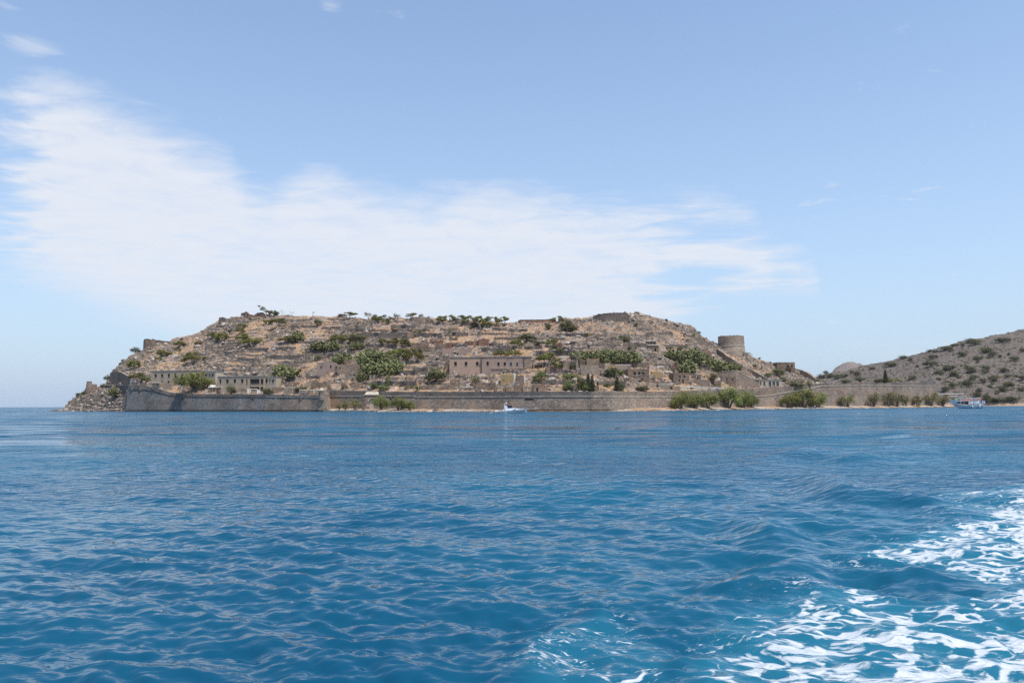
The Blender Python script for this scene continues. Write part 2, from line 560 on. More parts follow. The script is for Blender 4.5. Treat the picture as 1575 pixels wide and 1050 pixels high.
def base_h(X, Y):
    X = np.asarray(X, float); Y = np.asarray(Y, float)
    s = s_of(X, Y)
    d0 = D0(s); dw = Dwall(s); d1 = dw + DEP(s); bz = BZ(s)
    zg = zray(s, WTOP(s), dw)
    z1 = zray(s, SKY(s), d0 + BWS(s) + DEP(s))
    z1 = np.maximum(z1, zg + 0.1)
    dh = d0 + BWS(s)
    d1 = dh + DEP(s)
    t = (Y - dh - 3) / np.maximum(d1 - dh - 3, 1)
    hill = zg + (z1 - zg) * np.clip(t, 0, 1) ** 1.06
    back = z1 * (1 - ((Y - d1) / 140.0)) - 0.12 * (Y - d1)
    sh = (Y - d0) / np.maximum(dw - d0, 0.3)
    front = np.where(Y < d0, (Y - d0) * 0.16, bz * np.clip(sh, 0, 1))
    rise = bz + (zg - bz) * np.clip((Y - dw) / 2.0, 0, 1)
    cliff = sstep(s, 196, 186)
    # natural shore on the left point: a broken rock face instead of the wall
    rise_c = bz + (hill - bz) * np.clip((Y - dw) / 17.0, 0, 1) ** 0.75
    z = np.where(Y < dw, front, np.where(Y < dw + 3, rise, np.maximum(hill, rise)))
    z = np.where(Y < dw, z, z * (1 - cliff) + rise_c * cliff)
    z = np.where(Y > d1, np.minimum(back, z1), z)
    return z, s, t, dw, d1


def detail_h(X, Y):
    z, s, t, dw, d1 = base_h(X, Y)
    inside = sstep(Y, dw + 4, dw + 14)
    top = sstep(t, 1.02, 0.93)
    cliff = sstep(s, 200, 185)
    rk = rockmask(s, t)
    # terraces
    low = fbm(X / 38.0, Y / 38.0, 3, 3)
    ph = 0.55 * pnoise(X / 16.0, Y / 16.0, 9) + 0.9 * pnoise(X / 60.0, Y / 60.0, 4)
    step = 2.3
    q = z / step + ph
    f = q - np.floor(q)
    st = np.floor(q) + sstep(f, 0.78, 0.98)
    amt = np.clip(0.50 + 1.6 * low, 0, 1) * inside * top * sstep(rk, 0.95, 0.5)
    zt = z + (st - q) * step * amt * 0.95
    # rocks
    ro = ridged(X / 8.5, Y / 8.5, 21, 4)
    rm = np.clip((fbm(X / 22.0, Y / 22.0, 31, 3) + rk - 0.42) * 2.2, 0, 1)
    z2 = zt + (ro - 0.35) * 2.0 * rm * inside * (0.25 + 0.75 * top)
    z2 = z2 + fbm(X / 2.6, Y / 2.6, 41, 3) * 0.22 * inside
    blk = fbm(X / 3.2, Y / 3.2, 45, 2)
    z2 = z2 + np.floor(blk * 3.0) * 0.5 * rm * inside * top
    # rock face of the point: slabs dipping to the left
    cf = cliff * sstep(Y, dw - 1.0, dw + 2.5)
    qc = (z + 0.07 * X) / 2.1 + 0.6 * pnoise(X / 14.0, Y / 9.0, 57)
    z2 = z2 + cf * ((np.floor(qc) + sstep(qc - np.floor(qc), 0.55, 0.95)) - qc) * 1.9 + cf * (ridged(X / 5.0, Y / 5.0, 55, 3) - 0.3) * 0.8
    # skyline crags
    crag = np.clip(fbm(X / 11.0, Y * 0 + 3.3, 61, 3), -0.2, 1) * sstep(np.abs(t - 1.0), 0.12, 0.0)
    z2 = z2 + crag * 1.1 * sstep(s, 1120, 1060)
    # beach pebbly unevenness
    z2 = z2 + np.where(Y < dw, pnoise(X / 3.0, Y / 3.0, 71) * 0.12, 0)
    return z2


FLAT = [(231, 332, 233, float(Dwall(233)) + 13, 306, float(Dwall(233)) + 6, 12.0, float(zray(268, 593.5, float(Dwall(233)) + 10))),
        (333, 426, 334, float(Dwall(334)) + 10, 405, float(Dwall(334)) + 4, 11.0, float(zray(378, 606, float(Dwall(334)) + 7)))]    # building platforms cut into the slope
TERR = []     # terraces built by hand: (x0, x1, Yarray, ztop array, extent)


def height(X, Y):
    z = detail_h(X, Y)
    X = np.asarray(X, float); Y = np.asarray(Y, float)
    for (fa, fb, sa_, ya_, sb_, yb_, dp_, zf) in FLAT:
        s = s_of(X, Y)
        lim_ = zf + 1.3 * np.maximum(0, Y - (ya_ + (yb_ - ya_) * (s - sa_) / (sb_ - sa_)) - dp_) + 0.8 * np.maximum(0, np.maximum(fa - s, s - fb))
        z = np.where((s > fa - 16) & (s < fb + 16) & (Y > Dwall(s) + 4), np.minimum(z, np.maximum(lim_, zf)), z)
    if TERR:
        s = s_of(X, Y)
        for (sx, Yw, zt, ext) in TERR:
            yy = np.interp(s, sx, Yw); zz = np.interp(s, sx, zt)
            m = (s > sx[0] + 0.5) & (s < sx[-1] - 0.5) & (Y > yy + 0.35) & (Y < yy + ext)
            z = np.where(m & (z < zz), zz - 0.05, z)
    return z


def on_ground(px, py, fn=None):
    """where the sight line through a photo pixel meets the island"""
    fn = fn or height
    d = ray(px, py)
    s = px
    Ys = np.arange(float(Dwall(s)) + 3.2, float(Dwall(s) + DEP(s)) + 18, 0.3)
    zr = CAMZ + d[2] * Ys
    zt = fn(d[0] * Ys, Ys)
    hit = np.nonzero(zt >= zr - 0.02)[0]
    i = hit[0] if len(hit) else int(np.argmin(zr - zt))
    Y = Ys[i]
    return np.array([d[0] * Y, Y, min(zr[i], zt[i] + 0.2)])


def on_depth(px, py, Y):
    d = ray(px, py)
    return np.array([d[0] * Y, Y, CAMZ + d[2] * Y])


# hand-placed terrace walls: (x0, x1, y top, y base, look)
terr_px = [
    (446, 485, 500.5, 504.5), (493, 523, 502.5, 506), (533, 574, 505.5, 510), (547, 583, 511.5, 516.5), (456, 486, 524, 528.5),
    (379, 411, 535, 541), (415, 452, 533.5, 538), (467, 492, 535.5, 540.5), (408, 468, 546, 553), (517, 545, 540, 545),
(362, 392, 551, 556), (500, 516, 544, 549), (600, 636, 499.5, 505.5), (560, 597, 507, 510.5),
    (560, 640, 511.5, 518), (641, 678, 512, 519), (603, 660, 506, 509.5), (560, 605, 529, 534), (561, 580, 535, 541),
    (700, 720, 511, 517), (757, 778, 504, 508.5), (783, 810, 506, 509.5), (741, 778, 512, 515), (760, 797, 518.5, 522.5),
    (752, 781, 528, 532), (740, 784, 534.5, 541), (752, 789, 531.5, 534), (806, 832, 532, 537.5), (820, 834, 519.5, 522.5),
    (856, 906, 512.5, 517.5), (845, 870, 519, 523), (868, 885, 525.5, 529), (962, 994, 527, 534.5), (845, 905, 534, 538),
    (825, 902, 539, 547), (900, 978, 539.5, 546), (906, 955, 529, 532.5), (1018, 1060, 530, 534.5), (1017, 1055, 540.5, 545),
    (942, 962, 521, 524.5), (980, 1000, 505, 508.5), (1014, 1037, 511, 515), (595, 640, 570, 576.5), (634, 655, 565, 571.5),
    (575, 640, 586, 594), (655, 672, 560, 563), (833, 885, 584.5, 591.5), (920, 962, 585.5, 592.5), (850, 878, 569, 573),
    (925, 952, 574.5, 578.5), (860, 890, 555.5, 563.5), (1010, 1032, 559, 564), (700, 715, 577, 582), (470, 490, 578, 583),
    (425, 458, 581, 585.5), (330, 362, 540.5, 544.5), (690, 716, 529, 534), (604, 626, 535, 539),
]
terr_data = []
for (x0, x1, yt, yb) in terr_px:
    sx = np.arange(x0, x1 + 2.0, 2.5)
    P = np.array([on_ground(s, yb + 0.6 * math.sin(s * 0.3 + x0)) for s in sx])
    Yw = P[:, 1].copy()
    k = np.array([1, 2, 3, 2, 1.0]); k /= k.sum()
    Yw = np.convolve(np.pad(Yw, 2, mode='edge'), k, 'valid')
    med = np.median(Yw); Yw = np.clip(Yw, med - 4, med + 4)
    zt = zray(sx, yt + 0.35 * np.sin(sx * 0.21 + x0), Yw)
    hh = (yb - yt) / F * med
    TERR.append((sx, Yw, zt, hh / 0.34 + 1.0))
    terr_data.append((x0, x1, yt, yb, sx, Yw, zt, hh))


def grid_mesh(name, X, Y, Z, mat, smooth=True):
    nr, nc = X.shape
    me = bpy.data.meshes.new(name)
    co = np.stack([X, Y, Z], -1).reshape(-1, 3).astype(np.float32)
    idx = np.arange(nr * nc).reshape(nr, nc)
    q = np.stack([idx[:-1, :-1], idx[:-1, 1:], idx[1:, 1:], idx[1:, :-1]], -1).reshape(-1, 4)
    me.vertices.add(len(co)); me.vertices.foreach_set('co', co.ravel())
    me.loops.add(q.size); me.loops.foreach_set('vertex_index', q.ravel().astype(np.int32))
    me.polygons.add(len(q)); me.polygons.foreach_set('loop_start', np.arange(0, q.size, 4, dtype=np.int32))
    me.polygons.foreach_set('loop_total', np.full(len(q), 4, np.int32))
    me.update(calc_edges=True)
    me.materials.append(mat)
    if smooth:
        me.shade_smooth()
    else:
        me.shade_flat()
    o = bpy.data.objects.new(name, me)
    return link(o)


# island ground material: pale limestone, dry grass, red earth
def ground_mat():
    m, t, b, geo = new_mat('limestone and dry grass')
    P = geo.outputs['Position']
    sp = t.node('ShaderNodeSeparateXYZ'); t.put(sp.inputs[0], geo.outputs['Normal'])
    steep = t.ramp(sp.outputs[2], 0.82, 0.55)
    n1 = t.noise(P, 0.07, 6, 0.62)
    n2 = t.noise(P, 0.33, 6, 0.65, 0.3)
    n3 = t.noise(P, 1.3, 5, 0.7)
    vor = t.voronoi(P, 0.55)
    sc_ = t.node('ShaderNodeSeparateColor'); t.put(sc_.inputs[0], vor.outputs['Color'])
    rock = t.mix(sc_.outputs[0], (0.135, 0.108, 0.09), (0.33, 0.272, 0.228))
    rock = t.mix(t.ramp(n3, 0.52, 0.72), rock, (0.52, 0.455, 0.39))
    grass = t.mix(t.ramp(n2, 0.35, 0.65), (0.27, 0.165, 0.093), (0.46, 0.31, 0.187))
    grass = t.mix(t.ramp(n1, 0.52, 0.66), grass, (0.36, 0.17, 0.082))
    g = t.ramp(t.math('ADD', n2, t.math('MULTIPLY', t.math('SUBTRACT', n1, 0.5), 0.9)), 0.50, 0.60)
    flat = t.mix(g, grass, rock)
    dry = t.mix(sc_.outputs[1], (0.10, 0.083, 0.07), (0.25, 0.205, 0.168))
    col = t.mix(steep, flat, dry)
    col = t.mix(t.math('MULTIPLY', t.ramp(n3, 0.52, 0.3), 0.75), col, t.mix(1.0, col, (0.42, 0.41, 0.40), 'MULTIPLY'))  # hollows of the fine noise darkened: crevice shade put into the ground colour
    sz = t.node('ShaderNodeSeparateXYZ'); t.put(sz.inputs[0], P)
    # wet, weed-darkened rim at the waterline and pale beach shingle above it
    bz_ = t.math('ADD', sz.outputs[2], t.math('MULTIPLY', t.math('SUBTRACT', n3, 0.5), 0.5))
    beach = t.mix(t.ramp(n2, 0.35, 0.7), (0.33, 0.27, 0.205), (0.44, 0.385, 0.315))
    beach = t.mix(t.ramp(n1, 0.45, 0.6), beach, (0.33, 0.205, 0.12))
    col = t.mix(t.math('MULTIPLY', t.ramp(bz_, 1.9, 1.3), t.ramp(sp.outputs[2], 0.8, 0.93)), col, beach)
    col = t.mix(t.math('MULTIPLY', t.ramp(bz_, 0.55, 0.15), 0.8), col, t.mix(1.0, col, (0.22, 0.21, 0.2), 'MULTIPLY'))
    t.put(b.inputs['Base Color'], col)
    b.inputs['Roughness'].default_value = 0.95
    bp = t.node('ShaderNodeBump'); bp.inputs['Strength'].default_value = 0.8; bp.inputs['Distance'].default_value = 0.6
    t.put(bp.inputs['Height'], t.math('ADD', n3, t.math('MULTIPLY', n2, 1.2)))
    t.put(b.inputs['Normal'], bp.outputs[0])
    return m


M['ground'] = ground_mat()
sv = np.linspace(72, 1486, 1180)
tt = np.concatenate([np.linspace(0, 1, 30, endpoint=False) * 0.0, []])
rows = []
d0 = D0(sv); dw = Dwall(sv); d1 = D0(sv) + BWS(sv) + DEP(sv)
for a in np.linspace(-14, 0, 5, endpoint=False): rows.append(d0 + a)
for a in np.linspace(0, 1, 9, endpoint=False): rows.append(d0 + (dw - d0) * a)
for a in np.linspace(0, 3.5, 7, endpoint=False): rows.append(dw + a)
for a in np.linspace(0, 1.04, 285): rows.append(dw + 3.5 + (d1 - dw - 3.5) * a)
last = rows[-1]
for a in (3, 8, 16, 30, 55, 85, 120): rows.append(last + a)
Yg = np.array(rows)
Xg = (sv - 787.5) / FS * Yg
Zg = height(Xg, Yg)
island = grid_mesh('island_terrain', Xg, Yg, Zg, M['ground'], smooth=False)
tag(island, kind='structure')

# ------------------------------------------------------------------ mainland hills on the right
MSKY = tab([(1100, 610), (1200, 592), (1250, 583), (1262, 578), (1280, 574), (1300, 571), (1333, 562), (1376, 554), (1402, 548.5), (1431, 541), (1463, 532), (1485, 525), (1516, 520), (1559, 511), (1575, 508),
            (1700, 488), (1900, 470), (2300, 460), (2900, 480)])
MD0 = tab([(1100, 900), (1300, 820), (1440, 700), (1500, 690), (1600, 670), (1800, 600), (2300, 560), (2900, 560)])


def main_h(X, Y):
    s = s_of(X, Y)
    d0 = MD0(s); d1 = d0 + 420 + 0 * s
    z1 = zray(s, MSKY(s), d1)
    t = (Y - d0) / (d1 - d0)
    z = np.where(t < 0, (Y - d0) * 0.15, 3.0 * sstep(Y, d0 + 4, d0 + 10) + (z1 - 3.0) * np.clip(t, 0, 1) ** 1.12)
    z = np.where(t > 1, z1 - (Y - d1) * 0.25, z)
    ins = sstep(t, 0.0, 0.06)
    z = z + ins * ((ridged(X / 30.0, Y / 30.0, 81, 4) - 0.3) * 3.2 + fbm(X / 7.0, Y / 7.0, 85, 3) * 0.9)
    # low sea cliff ledge
    z = z + 3.0 * sstep(Y, d0 + 22, d0 + 26) * sstep(t, 0.5, 0.1) * np.clip(0.6 + pnoise(X / 30.0, Y / 80.0, 88), 0, 1)
    return z


def on_main(px, py):
    d = ray(px, py)
    Ys = np.arange(float(MD0(px)), float(MD0(px)) + 440, 1.0)
    zr = CAMZ + d[2] * Ys
    zt = main_h(d[0] * Ys, Ys)
    hit = np.nonzero(zt >= zr)[0]
    i = hit[0] if len(hit) else int(np.argmin(zr - zt))
    return np.array([d[0] * Ys[i], Ys[i], zt[i]])


def hill_mat(name, c0, c1, c2, sc0=0.12):
    m, t, b, geo = new_mat(name)
    P = geo.outputs['Position']
    n1 = t.noise(P, sc0, 6, 0.68); n2 = t.noise(P, sc0 * 5, 5, 0.7)
    col = t.mix(t.ramp(n1, 0.35, 0.62), c0, c1)
    col = t.mix(t.ramp(n2, 0.5, 0.72), col, c2)
    col = t.mix(t.math('MULTIPLY', t.ramp(n2, 0.45, 0.3), 0.6), col, (0.09, 0.085, 0.05))
    sp = t.node('ShaderNodeSeparateXYZ'); t.put(sp.inputs[0], P)
    shore = t.ramp(t.math('ADD', sp.outputs[2], t.math('MULTIPLY', n2, 3.0)), 5.0, 3.2)
    col = t.mix(shore, col, (0.36, 0.265, 0.185))
    t.put(b.inputs['Base Color'], col)
    b.inputs['Roughness'].default_value = 0.95
    bp = t.node('ShaderNodeBump'); bp.inputs['Strength'].default_value = 0.9; bp.inputs['Distance'].default_value = 1.5
    t.put(bp.inputs['Height'], t.math('ADD', n2, n1))
    t.put(b.inputs['Normal'], bp.outputs[0])
    return m


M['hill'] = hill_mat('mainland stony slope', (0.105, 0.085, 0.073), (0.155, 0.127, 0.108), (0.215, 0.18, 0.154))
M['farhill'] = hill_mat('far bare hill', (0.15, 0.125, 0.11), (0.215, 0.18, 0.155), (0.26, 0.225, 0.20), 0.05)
sm = np.concatenate([np.linspace(1120, 1640, 400), np.linspace(1645, 2900, 120)])
rm_ = []
for a in np.concatenate([np.linspace(-20, 0, 4, endpoint=False), np.linspace(0, 60, 50, endpoint=False), np.linspace(60, 430, 180)]): rm_.append(MD0(sm) + a)
for a in (450, 500, 600, 800): rm_.append(MD0(sm) + a)
Ym = np.array(rm_); Xm = (sm - 787.5) / FS * Ym
mainland = grid_mesh('mainland_hill', Xm, Ym, main_h(Xm, Ym), M['hill'], smooth=False)
tag(mainland, kind='structure')

FSK = tab([(1180, 622), (1240, 596), (1270, 582), (1282, 571), (1292, 563), (1305, 556.5), (1314, 555.5), (1325, 558), (1345, 566), (1400, 585), (1500, 622)])
sf = np.linspace(1180, 1500, 160)
Yf = np.array([1500 + a + 0 * sf for a in np.linspace(0, 520, 70)]); Xf = (sf - 787.5) / FS * Yf
z1 = zray(sf, FSK(sf), 1900.0)
tf = (Yf - 1500) / 400.0
Zf = np.where(tf < 1, z1 * np.clip(tf, 0, 1) ** 0.9, z1 - (Yf - 1900) * 0.5) + (ridged(Xf / 60.0, Yf / 60.0, 91, 4) - 0.3) * 7 * sstep(tf, 0.02, 0.2) - 1.0
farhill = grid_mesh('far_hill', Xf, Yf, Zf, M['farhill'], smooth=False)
tag(farhill, kind='structure')

# ------------------------------------------------------------------ sea
def sea_pt(px, py):
    d = ray(px, py)
    Y = -CAMZ / d[2]
    return np.array([d[0] * Y, Y])


ang_f = np.linspace(R(-42), R(42), 1000)
ang_b = np.linspace(R(42), R(318), 90)[1:-1]
ang = np.concatenate([ang_f, ang_b, [ang_f[0] + 2 * math.pi]])
# rows evenly spaced as seen from deck height, so near water carries the finest mesh
dep_px = np.concatenate([np.linspace(620, 40, 430), np.linspace(39.2, 12, 45), np.geomspace(11.5, 0.36, 42)])
rr = np.concatenate([[0.4, 1.5, 2.8, 3.8], CAMZ * F / dep_px])
Xs = rr[:, None] * np.sin(ang)[None, :]
Ys_ = rr[:, None] * np.cos(ang)[None, :]
cell = np.gradient(rr)
Zs = np.zeros_like(Xs)
nf_ = len(ang_f)
WX = Xs.ravel(); WY = Ys_.ravel()
# wind chop: many small waves from the left background, spread in direction
wv = np.random.RandomState(5)
lam = np.exp(wv.uniform(math.log(0.20), math.log(4.2), 110))
for L in lam:
    th = R(250) + wv.normal(0, 0.32 if L > 1.2 else 0.5)
    k = 2 * math.pi / L
    amp = 0.0072 * L ** 0.9 * (1.0 if L < 1.0 else (1.0 / L) ** 0.75)
    wgt = sstep(L, 1.2 * cell, 3.0 * cell)[:, None]
    rows_on = np.nonzero(wgt[:, 0] > 0.001)[0]
    if len(rows_on) == 0: continue
    i1 = rows_on[-1] + 1
    phs = k * (Xs[:i1] * math.cos(th) + Ys_[:i1] * math.sin(th)) + wv.uniform(0, 6.28)
    sn = np.sin(phs)
    Zs[:i1] += wgt[:i1] * amp * (sn + 0.28 * np.cos(2 * phs))
# patchiness of the chop (gusts)
gust = 0.75 + 0.45 * fbm(Xs / 14.0, Ys_ / 14.0, 101, 2)
Zs *= np.clip(gust, 0.35, 1.4)
# wake waves thrown off by the boat: short steep ridges
wake = [(1251, 735, 1330, 772, 0.30, 0.8), (1151, 803, 1215, 840, 0.2, 0.55), (1205, 872, 1130, 905, 0.12, 0.45), (1215, 872, 1275, 925, 0.13, 0.5),
        (925, 945, 830, 1000, 0.09, 0.3), (830, 1000, 800, 1055, 0.06, 0.25), (1320, 760, 1460, 782, 0.22, 0.8), (1290, 700, 1350, 712, 0.36, 1.4),
        (1400, 880, 1480, 905, 0.15, 0.5), (1240, 690, 1180, 712, 0.24, 1.2), (1390, 770, 1500, 800, 0.12, 0.6), (1060, 925, 1180, 905, 0.06, 0.35), (1350, 668, 1420, 676, 0.36, 2.0), (1480, 715, 1560, 700, 0.15, 1.2)]
for (xa, ya, xb, yb, amp, wd) in wake:
    A = sea_pt(xa, ya); B = sea_pt(xb, yb)
    c = (A + B) / 2; dv = B - A; Lh = np.linalg.norm(dv) / 2; dv = dv / (2 * Lh)
    nv = np.array([-dv[1], dv[0]])
    if nv[1] > 0: nv = -nv
    du = (Xs - c[0]) * dv[0] + (Ys_ - c[1]) * dv[1]
    dn = (Xs - c[0]) * nv[0] + (Ys_ - c[1]) * nv[1] + 0.25 * wd * np.sin(du / Lh * 2.0)
    env = np.exp(-(du / (1.15 * Lh)) ** 2)
    prof = np.exp(-np.abs(dn / wd) ** 1.6) - 0.45 * np.exp(-((np.abs(dn) - 1.9 * wd) / wd) ** 2)
    Zs += amp * env * prof
# bigger rolling undulation inside the wake
ctr = sea_pt(1420, 900)
wreg = np.exp(-(((Xs - ctr[0]) / 7.0) ** 2 + ((Ys_ - ctr[1]) / 9.0) ** 2))
Zs += wreg * fbm(Xs / 1.6, Ys_ / 1.6, 111, 4) * 0.10
Zs[:, nf_ + 2:-3] *= 0.6


def poly_mask(poly, soft):
    """soft mask of a polygon on the water (world metres)"""
    P = np.array([sea_pt(*p) for p in poly])
    inside = np.zeros(Xs.shape, bool); dist = np.full(Xs.shape, 1e9)
    n = len(P)
    for i in range(n):
        a = P[i]; b = P[(i + 1) % n]
        cond = ((a[1] > Ys_) != (b[1] > Ys_))
        xi = (b[0] - a[0]) * (Ys_ - a[1]) / (b[1] - a[1] + 1e-12) + a[0]
        inside ^= cond & (Xs < xi)
        ab = b - a; L2 = (ab ** 2).sum()
        u = np.clip(((Xs - a[0]) * ab[0] + (Ys_ - a[1]) * ab[1]) / L2, 0, 1)
        dist = np.minimum(dist, np.hypot(Xs - a[0] - u * ab[0], Ys_ - a[1] - u * ab[1]))
    sd = np.where(inside, dist, -dist)
    return sstep(sd, -soft, soft)


near = Ys_ > 0
foam = 0.87 * poly_mask([(1040, 1120), (1060, 1025), (1150, 965), (1240, 918), (1330, 905), (1420, 935), (1560, 905), (1640, 870), (1700, 1120)], 0.3)
foam = np.maximum(foam, 0.90 * poly_mask([(1290, 850), (1400, 825), (1500, 800), (1560, 765), (1640, 750), (1640, 870), (1540, 910), (1440, 870), (1340, 862)], 0.3))
foam = np.maximum(foam, 1.0 * poly_mask([(1370, 1040), (1450, 985), (1560, 965), (1700, 1000), (1700, 1130), (1400, 1130)], 0.4))
spray = poly_mask([(790, 1030), (840, 965), (900, 925), (960, 930), (1000, 975), (1060, 1000), (1040, 1050), (1000, 1080), (800, 1080)], 0.3)
spray = np.maximum(spray, 0.8 * poly_mask([(1050, 960), (1180, 900), (1300, 850), (1500, 740), (1640, 735), (1640, 800), (1300, 900), (1100, 1050), (1050, 1060)], 0.5)) * (Ys_ > 0)
foam = np.maximum(foam, 0.6 * poly_mask([(800, 1020), (850, 965), (930, 950), (1000, 985), (1040, 1010), (1010, 1070), (820, 1070)], 0.22))
foam = np.maximum(foam, 0.8 * poly_mask([(1060, 1050), (1150, 1010), (1200, 1040), (1180, 1090), (1070, 1090)], 0.2))
foam = np.maximum(foam, 0.7 * poly_mask([(1120, 940), (1230, 915), (1260, 960), (1130, 1010), (1080, 1000)], 0.3))
foam = np.maximum(foam, 0.75 * poly_mask([(1440, 760), (1570, 745), (1640, 752), (1600, 790), (1470, 790)], 0.6))
foam *= near


def water_mat(with_foam):
    m, t, b, geo = new_mat('foaming sea water' if with_foam else 'sea water')
    P = geo.outputs['Position']
    n_patch = t.noise(P, 0.06, 3, 0.5)
    deep = t.mix(t.ramp(n_patch, 0.35, 0.65), (0.0025, 0.057, 0.113), (0.005, 0.083, 0.147))
    if with_foam:
        at = t.node('ShaderNodeAttribute'); at.attribute_name = 'foam'
        reg = at.outputs['Fac']
        # aerated water in the wake is paler and greener
        deep = t.mix(t.math('MULTIPLY', reg, 0.5), deep, (0.02, 0.17, 0.25))
    rip = t.mapping(P, (1.1, 2.6, 1.0), (0, 0, R(-14)))
    r1 = t.noise(rip, 1.6, 2, 0.5, 0.4)
    r2 = t.noise(rip, 0.33, 2, 0.5, 0.3)
    r3 = t.noise(rip, 6.0, 3, 0.5, 0.2)
    dist = t.vmath('LENGTH', P)
    ln = t.node('ShaderNodeVectorMath', operation='LENGTH'); t.put(ln.inputs[0], P)
    far = ln.outputs['Value']
    hgt = t.math('ADD', t.math('MULTIPLY', r1, t.ramp(far, 4, 40, 0.08, 0.26)), t.math('MULTIPLY', r2, t.ramp(far, 15, 60, 0.0, 0.5)))
    hgt = t.math('ADD', hgt, t.math('MULTIPLY', r3, 0.005))
    bp = t.node('ShaderNodeBump'); bp.inputs['Strength'].default_value = 1.0; bp.inputs['Distance'].default_value = 0.42
    t.put(bp.inputs['Height'], hgt)
    t.put(b.inputs['Base Color'], deep)
    t.put(b.inputs['Roughness'], t.ramp(far, 10, 300, 0.02, 0.14))
    b.inputs['IOR'].default_value = 1.333
    b.inputs['Specular IOR Level'].default_value = 0.5
    # beyond the mesh's reach the facets of the chop are given directly as tilted normals
    fp = t.mapping(P, (0.34, 1.0, 1.0), (0, 0, R(-6)))
    fv = []
    for sc_n in (0.62, 0.18):
        nn = t.node('ShaderNodeTexNoise'); t.put(nn.inputs['Vector'], fp); nn.inputs['Scale'].default_value = sc_n
        nn.inputs['Detail'].default_value = 1.6; nn.inputs['Roughness'].default_value = 0.55
        fv.append(t.vmath('SUBTRACT', nn.outputs['Color'], (0.5, 0.5, 0.5)))
    band = t.noise(t.mapping(P, (0.012, 0.05, 1.0)), 1.0, 3, 0.6)
    tilt = t.vmath('ADD', t.vmath('SCALE', fv[0], scale=1.05), t.vmath('SCALE', fv[1], scale=0.95))
    tilt = t.vmath('MULTIPLY', tilt, (0.9, 1.25, 0.0))
    tilt = t.vmath('SCALE', tilt, scale=t.math('MULTIPLY', t.ramp(band, 0.3, 0.7, 0.6, 1.35), t.ramp(far, 22, 90)))
    lean = t.node('ShaderNodeCombineXYZ'); t.put(lean.inputs[1], t.ramp(far, 4, 50, 0.0, -0.20))
    nrm = t.vmath('NORMALIZE', t.vmath('ADD', bp.outputs[0], t.vmath('ADD', tilt, lean.outputs[0])))
    t.put(b.inputs['Normal'], nrm)
    if not with_foam:
        return m
    # foam: lacy patches
    fm = t.mapping(P, (0.68, 1.3, 1.0), (0, 0, R(25)))
    wn = t.node('ShaderNodeTexNoise'); t.put(wn.inputs['Vector'], fm); wn.inputs['Scale'].default_value = 1.1; wn.inputs['Detail'].default_value = 3
    wrp = t.vmath('ADD', fm, t.vmath('SCALE', t.vmath('SUBTRACT', wn.outputs['Color'], (0.5, 0.5, 0.5)), scale=0.9))
    f1 = t.noise(wrp, 1.8, 7, 0.66, 0.5)
    f2 = t.voronoi(wrp, 3.4, 'DISTANCE_TO_EDGE').outputs['Distance']
    f3 = t.noise(wrp, 9.0, 4, 0.6)
    val = t.math('ADD', f1, t.math('MULTIPLY', t.ramp(f2, 0.22, 0.0), 0.13))
    val = t.math('ADD', val, t.math('MULTIPLY', t.math('SUBTRACT', f3, 0.5), 0.24))
    thr = t.math('SUBTRACT', 0.94, t.math('MULTIPLY', reg, 0.46))
    fa = t.math('MULTIPLY', t.ramp(val, thr, t.math('ADD', thr, 0.10)), t.ramp(reg, 0.02, 0.25))
    as_ = t.node('ShaderNodeAttribute'); as_.attribute_name = 'spray'
    sp1 = t.noise(t.mapping(P, (1.0, 2.0, 1.0), (0, 0, R(-20))), 7.0, 4, 0.65, 0.8)
    sp2 = t.noise(P, 0.9, 3, 0.6)
    spk = t.math('MULTIPLY', t.ramp(t.math('ADD', sp1, t.math('MULTIPLY', t.math('SUBTRACT', sp2, 0.5), 0.55)), 0.60, 0.72), as_.outputs['Fac'])
    fa = t.math('MAXIMUM', fa, spk)
    fo = t.node('ShaderNodeBsdfPrincipled')
    t.put(fo.inputs['Base Color'], t.mix(t.ramp(f3, 0.3, 0.7), (0.33, 0.39, 0.44), (0.52, 0.545, 0.565)))
    fo.inputs['Roughness'].default_value = 0.7
    bp2 = t.node('ShaderNodeBump'); bp2.inputs['Strength'].default_value = 0.6; bp2.inputs['Distance'].default_value = 0.06
    t.put(bp2.inputs['Height'], t.math('ADD', f3, f1)); t.put(fo.inputs['Normal'], bp2.outputs[0])
    ms = t.node('ShaderNodeMixShader')
    t.put(ms.inputs[0], fa); t.l.new(b.outputs[0], ms.inputs[1]); t.l.new(fo.outputs[0], ms.inputs[2])
    t.l.new(ms.outputs[0], t.n['Material Output'].inputs[0])
    return m


M['water'] = water_mat(False)
sea = grid_mesh('sea', Xs, Ys_, Zs, M['water'])
at_ = sea.data.attributes.new('foam', 'FLOAT', 'POINT')
at_.data.foreach_set('value', foam.ravel().astype(np.float32))
sea.data.materials.append(water_mat(True))
at_ = sea.data.attributes.new('spray', 'FLOAT', 'POINT')
at_.data.foreach_set('value', spray.ravel().astype(np.float32))
foam = foam + spray
fr = foam[:-1, :-1] + foam[1:, 1:] + foam[1:, :-1] + foam[:-1, 1:]
sea.data.polygons.foreach_set('material_index', (fr.ravel() > 0.004).astype(np.int32))
tag(sea, kind='structure')

# ------------------------------------------------------------------ naming and labels
THINGS = []      # (object, px, py) for things whose label is completed from their neighbours
LAND = []        # landmarks: (px, py, phrase)


def auto(o, px, py, look, cat, group):
    o['kind'] = 'thing'
    o['category'] = cat
    if group: o['group'] = group
    THINGS.append((o, px, py, look))
    return o


def landmark(px, py, phrase):
    LAND.append((px, py, phrase))


def rel(px, py, L):
    dx = px - L[0]; dy = py - L[1]
    if abs(dx) > 1.6 * abs(dy):
        return 'right of' if dx > 0 else 'left of'
    return 'below' if dy > 0 else 'above'


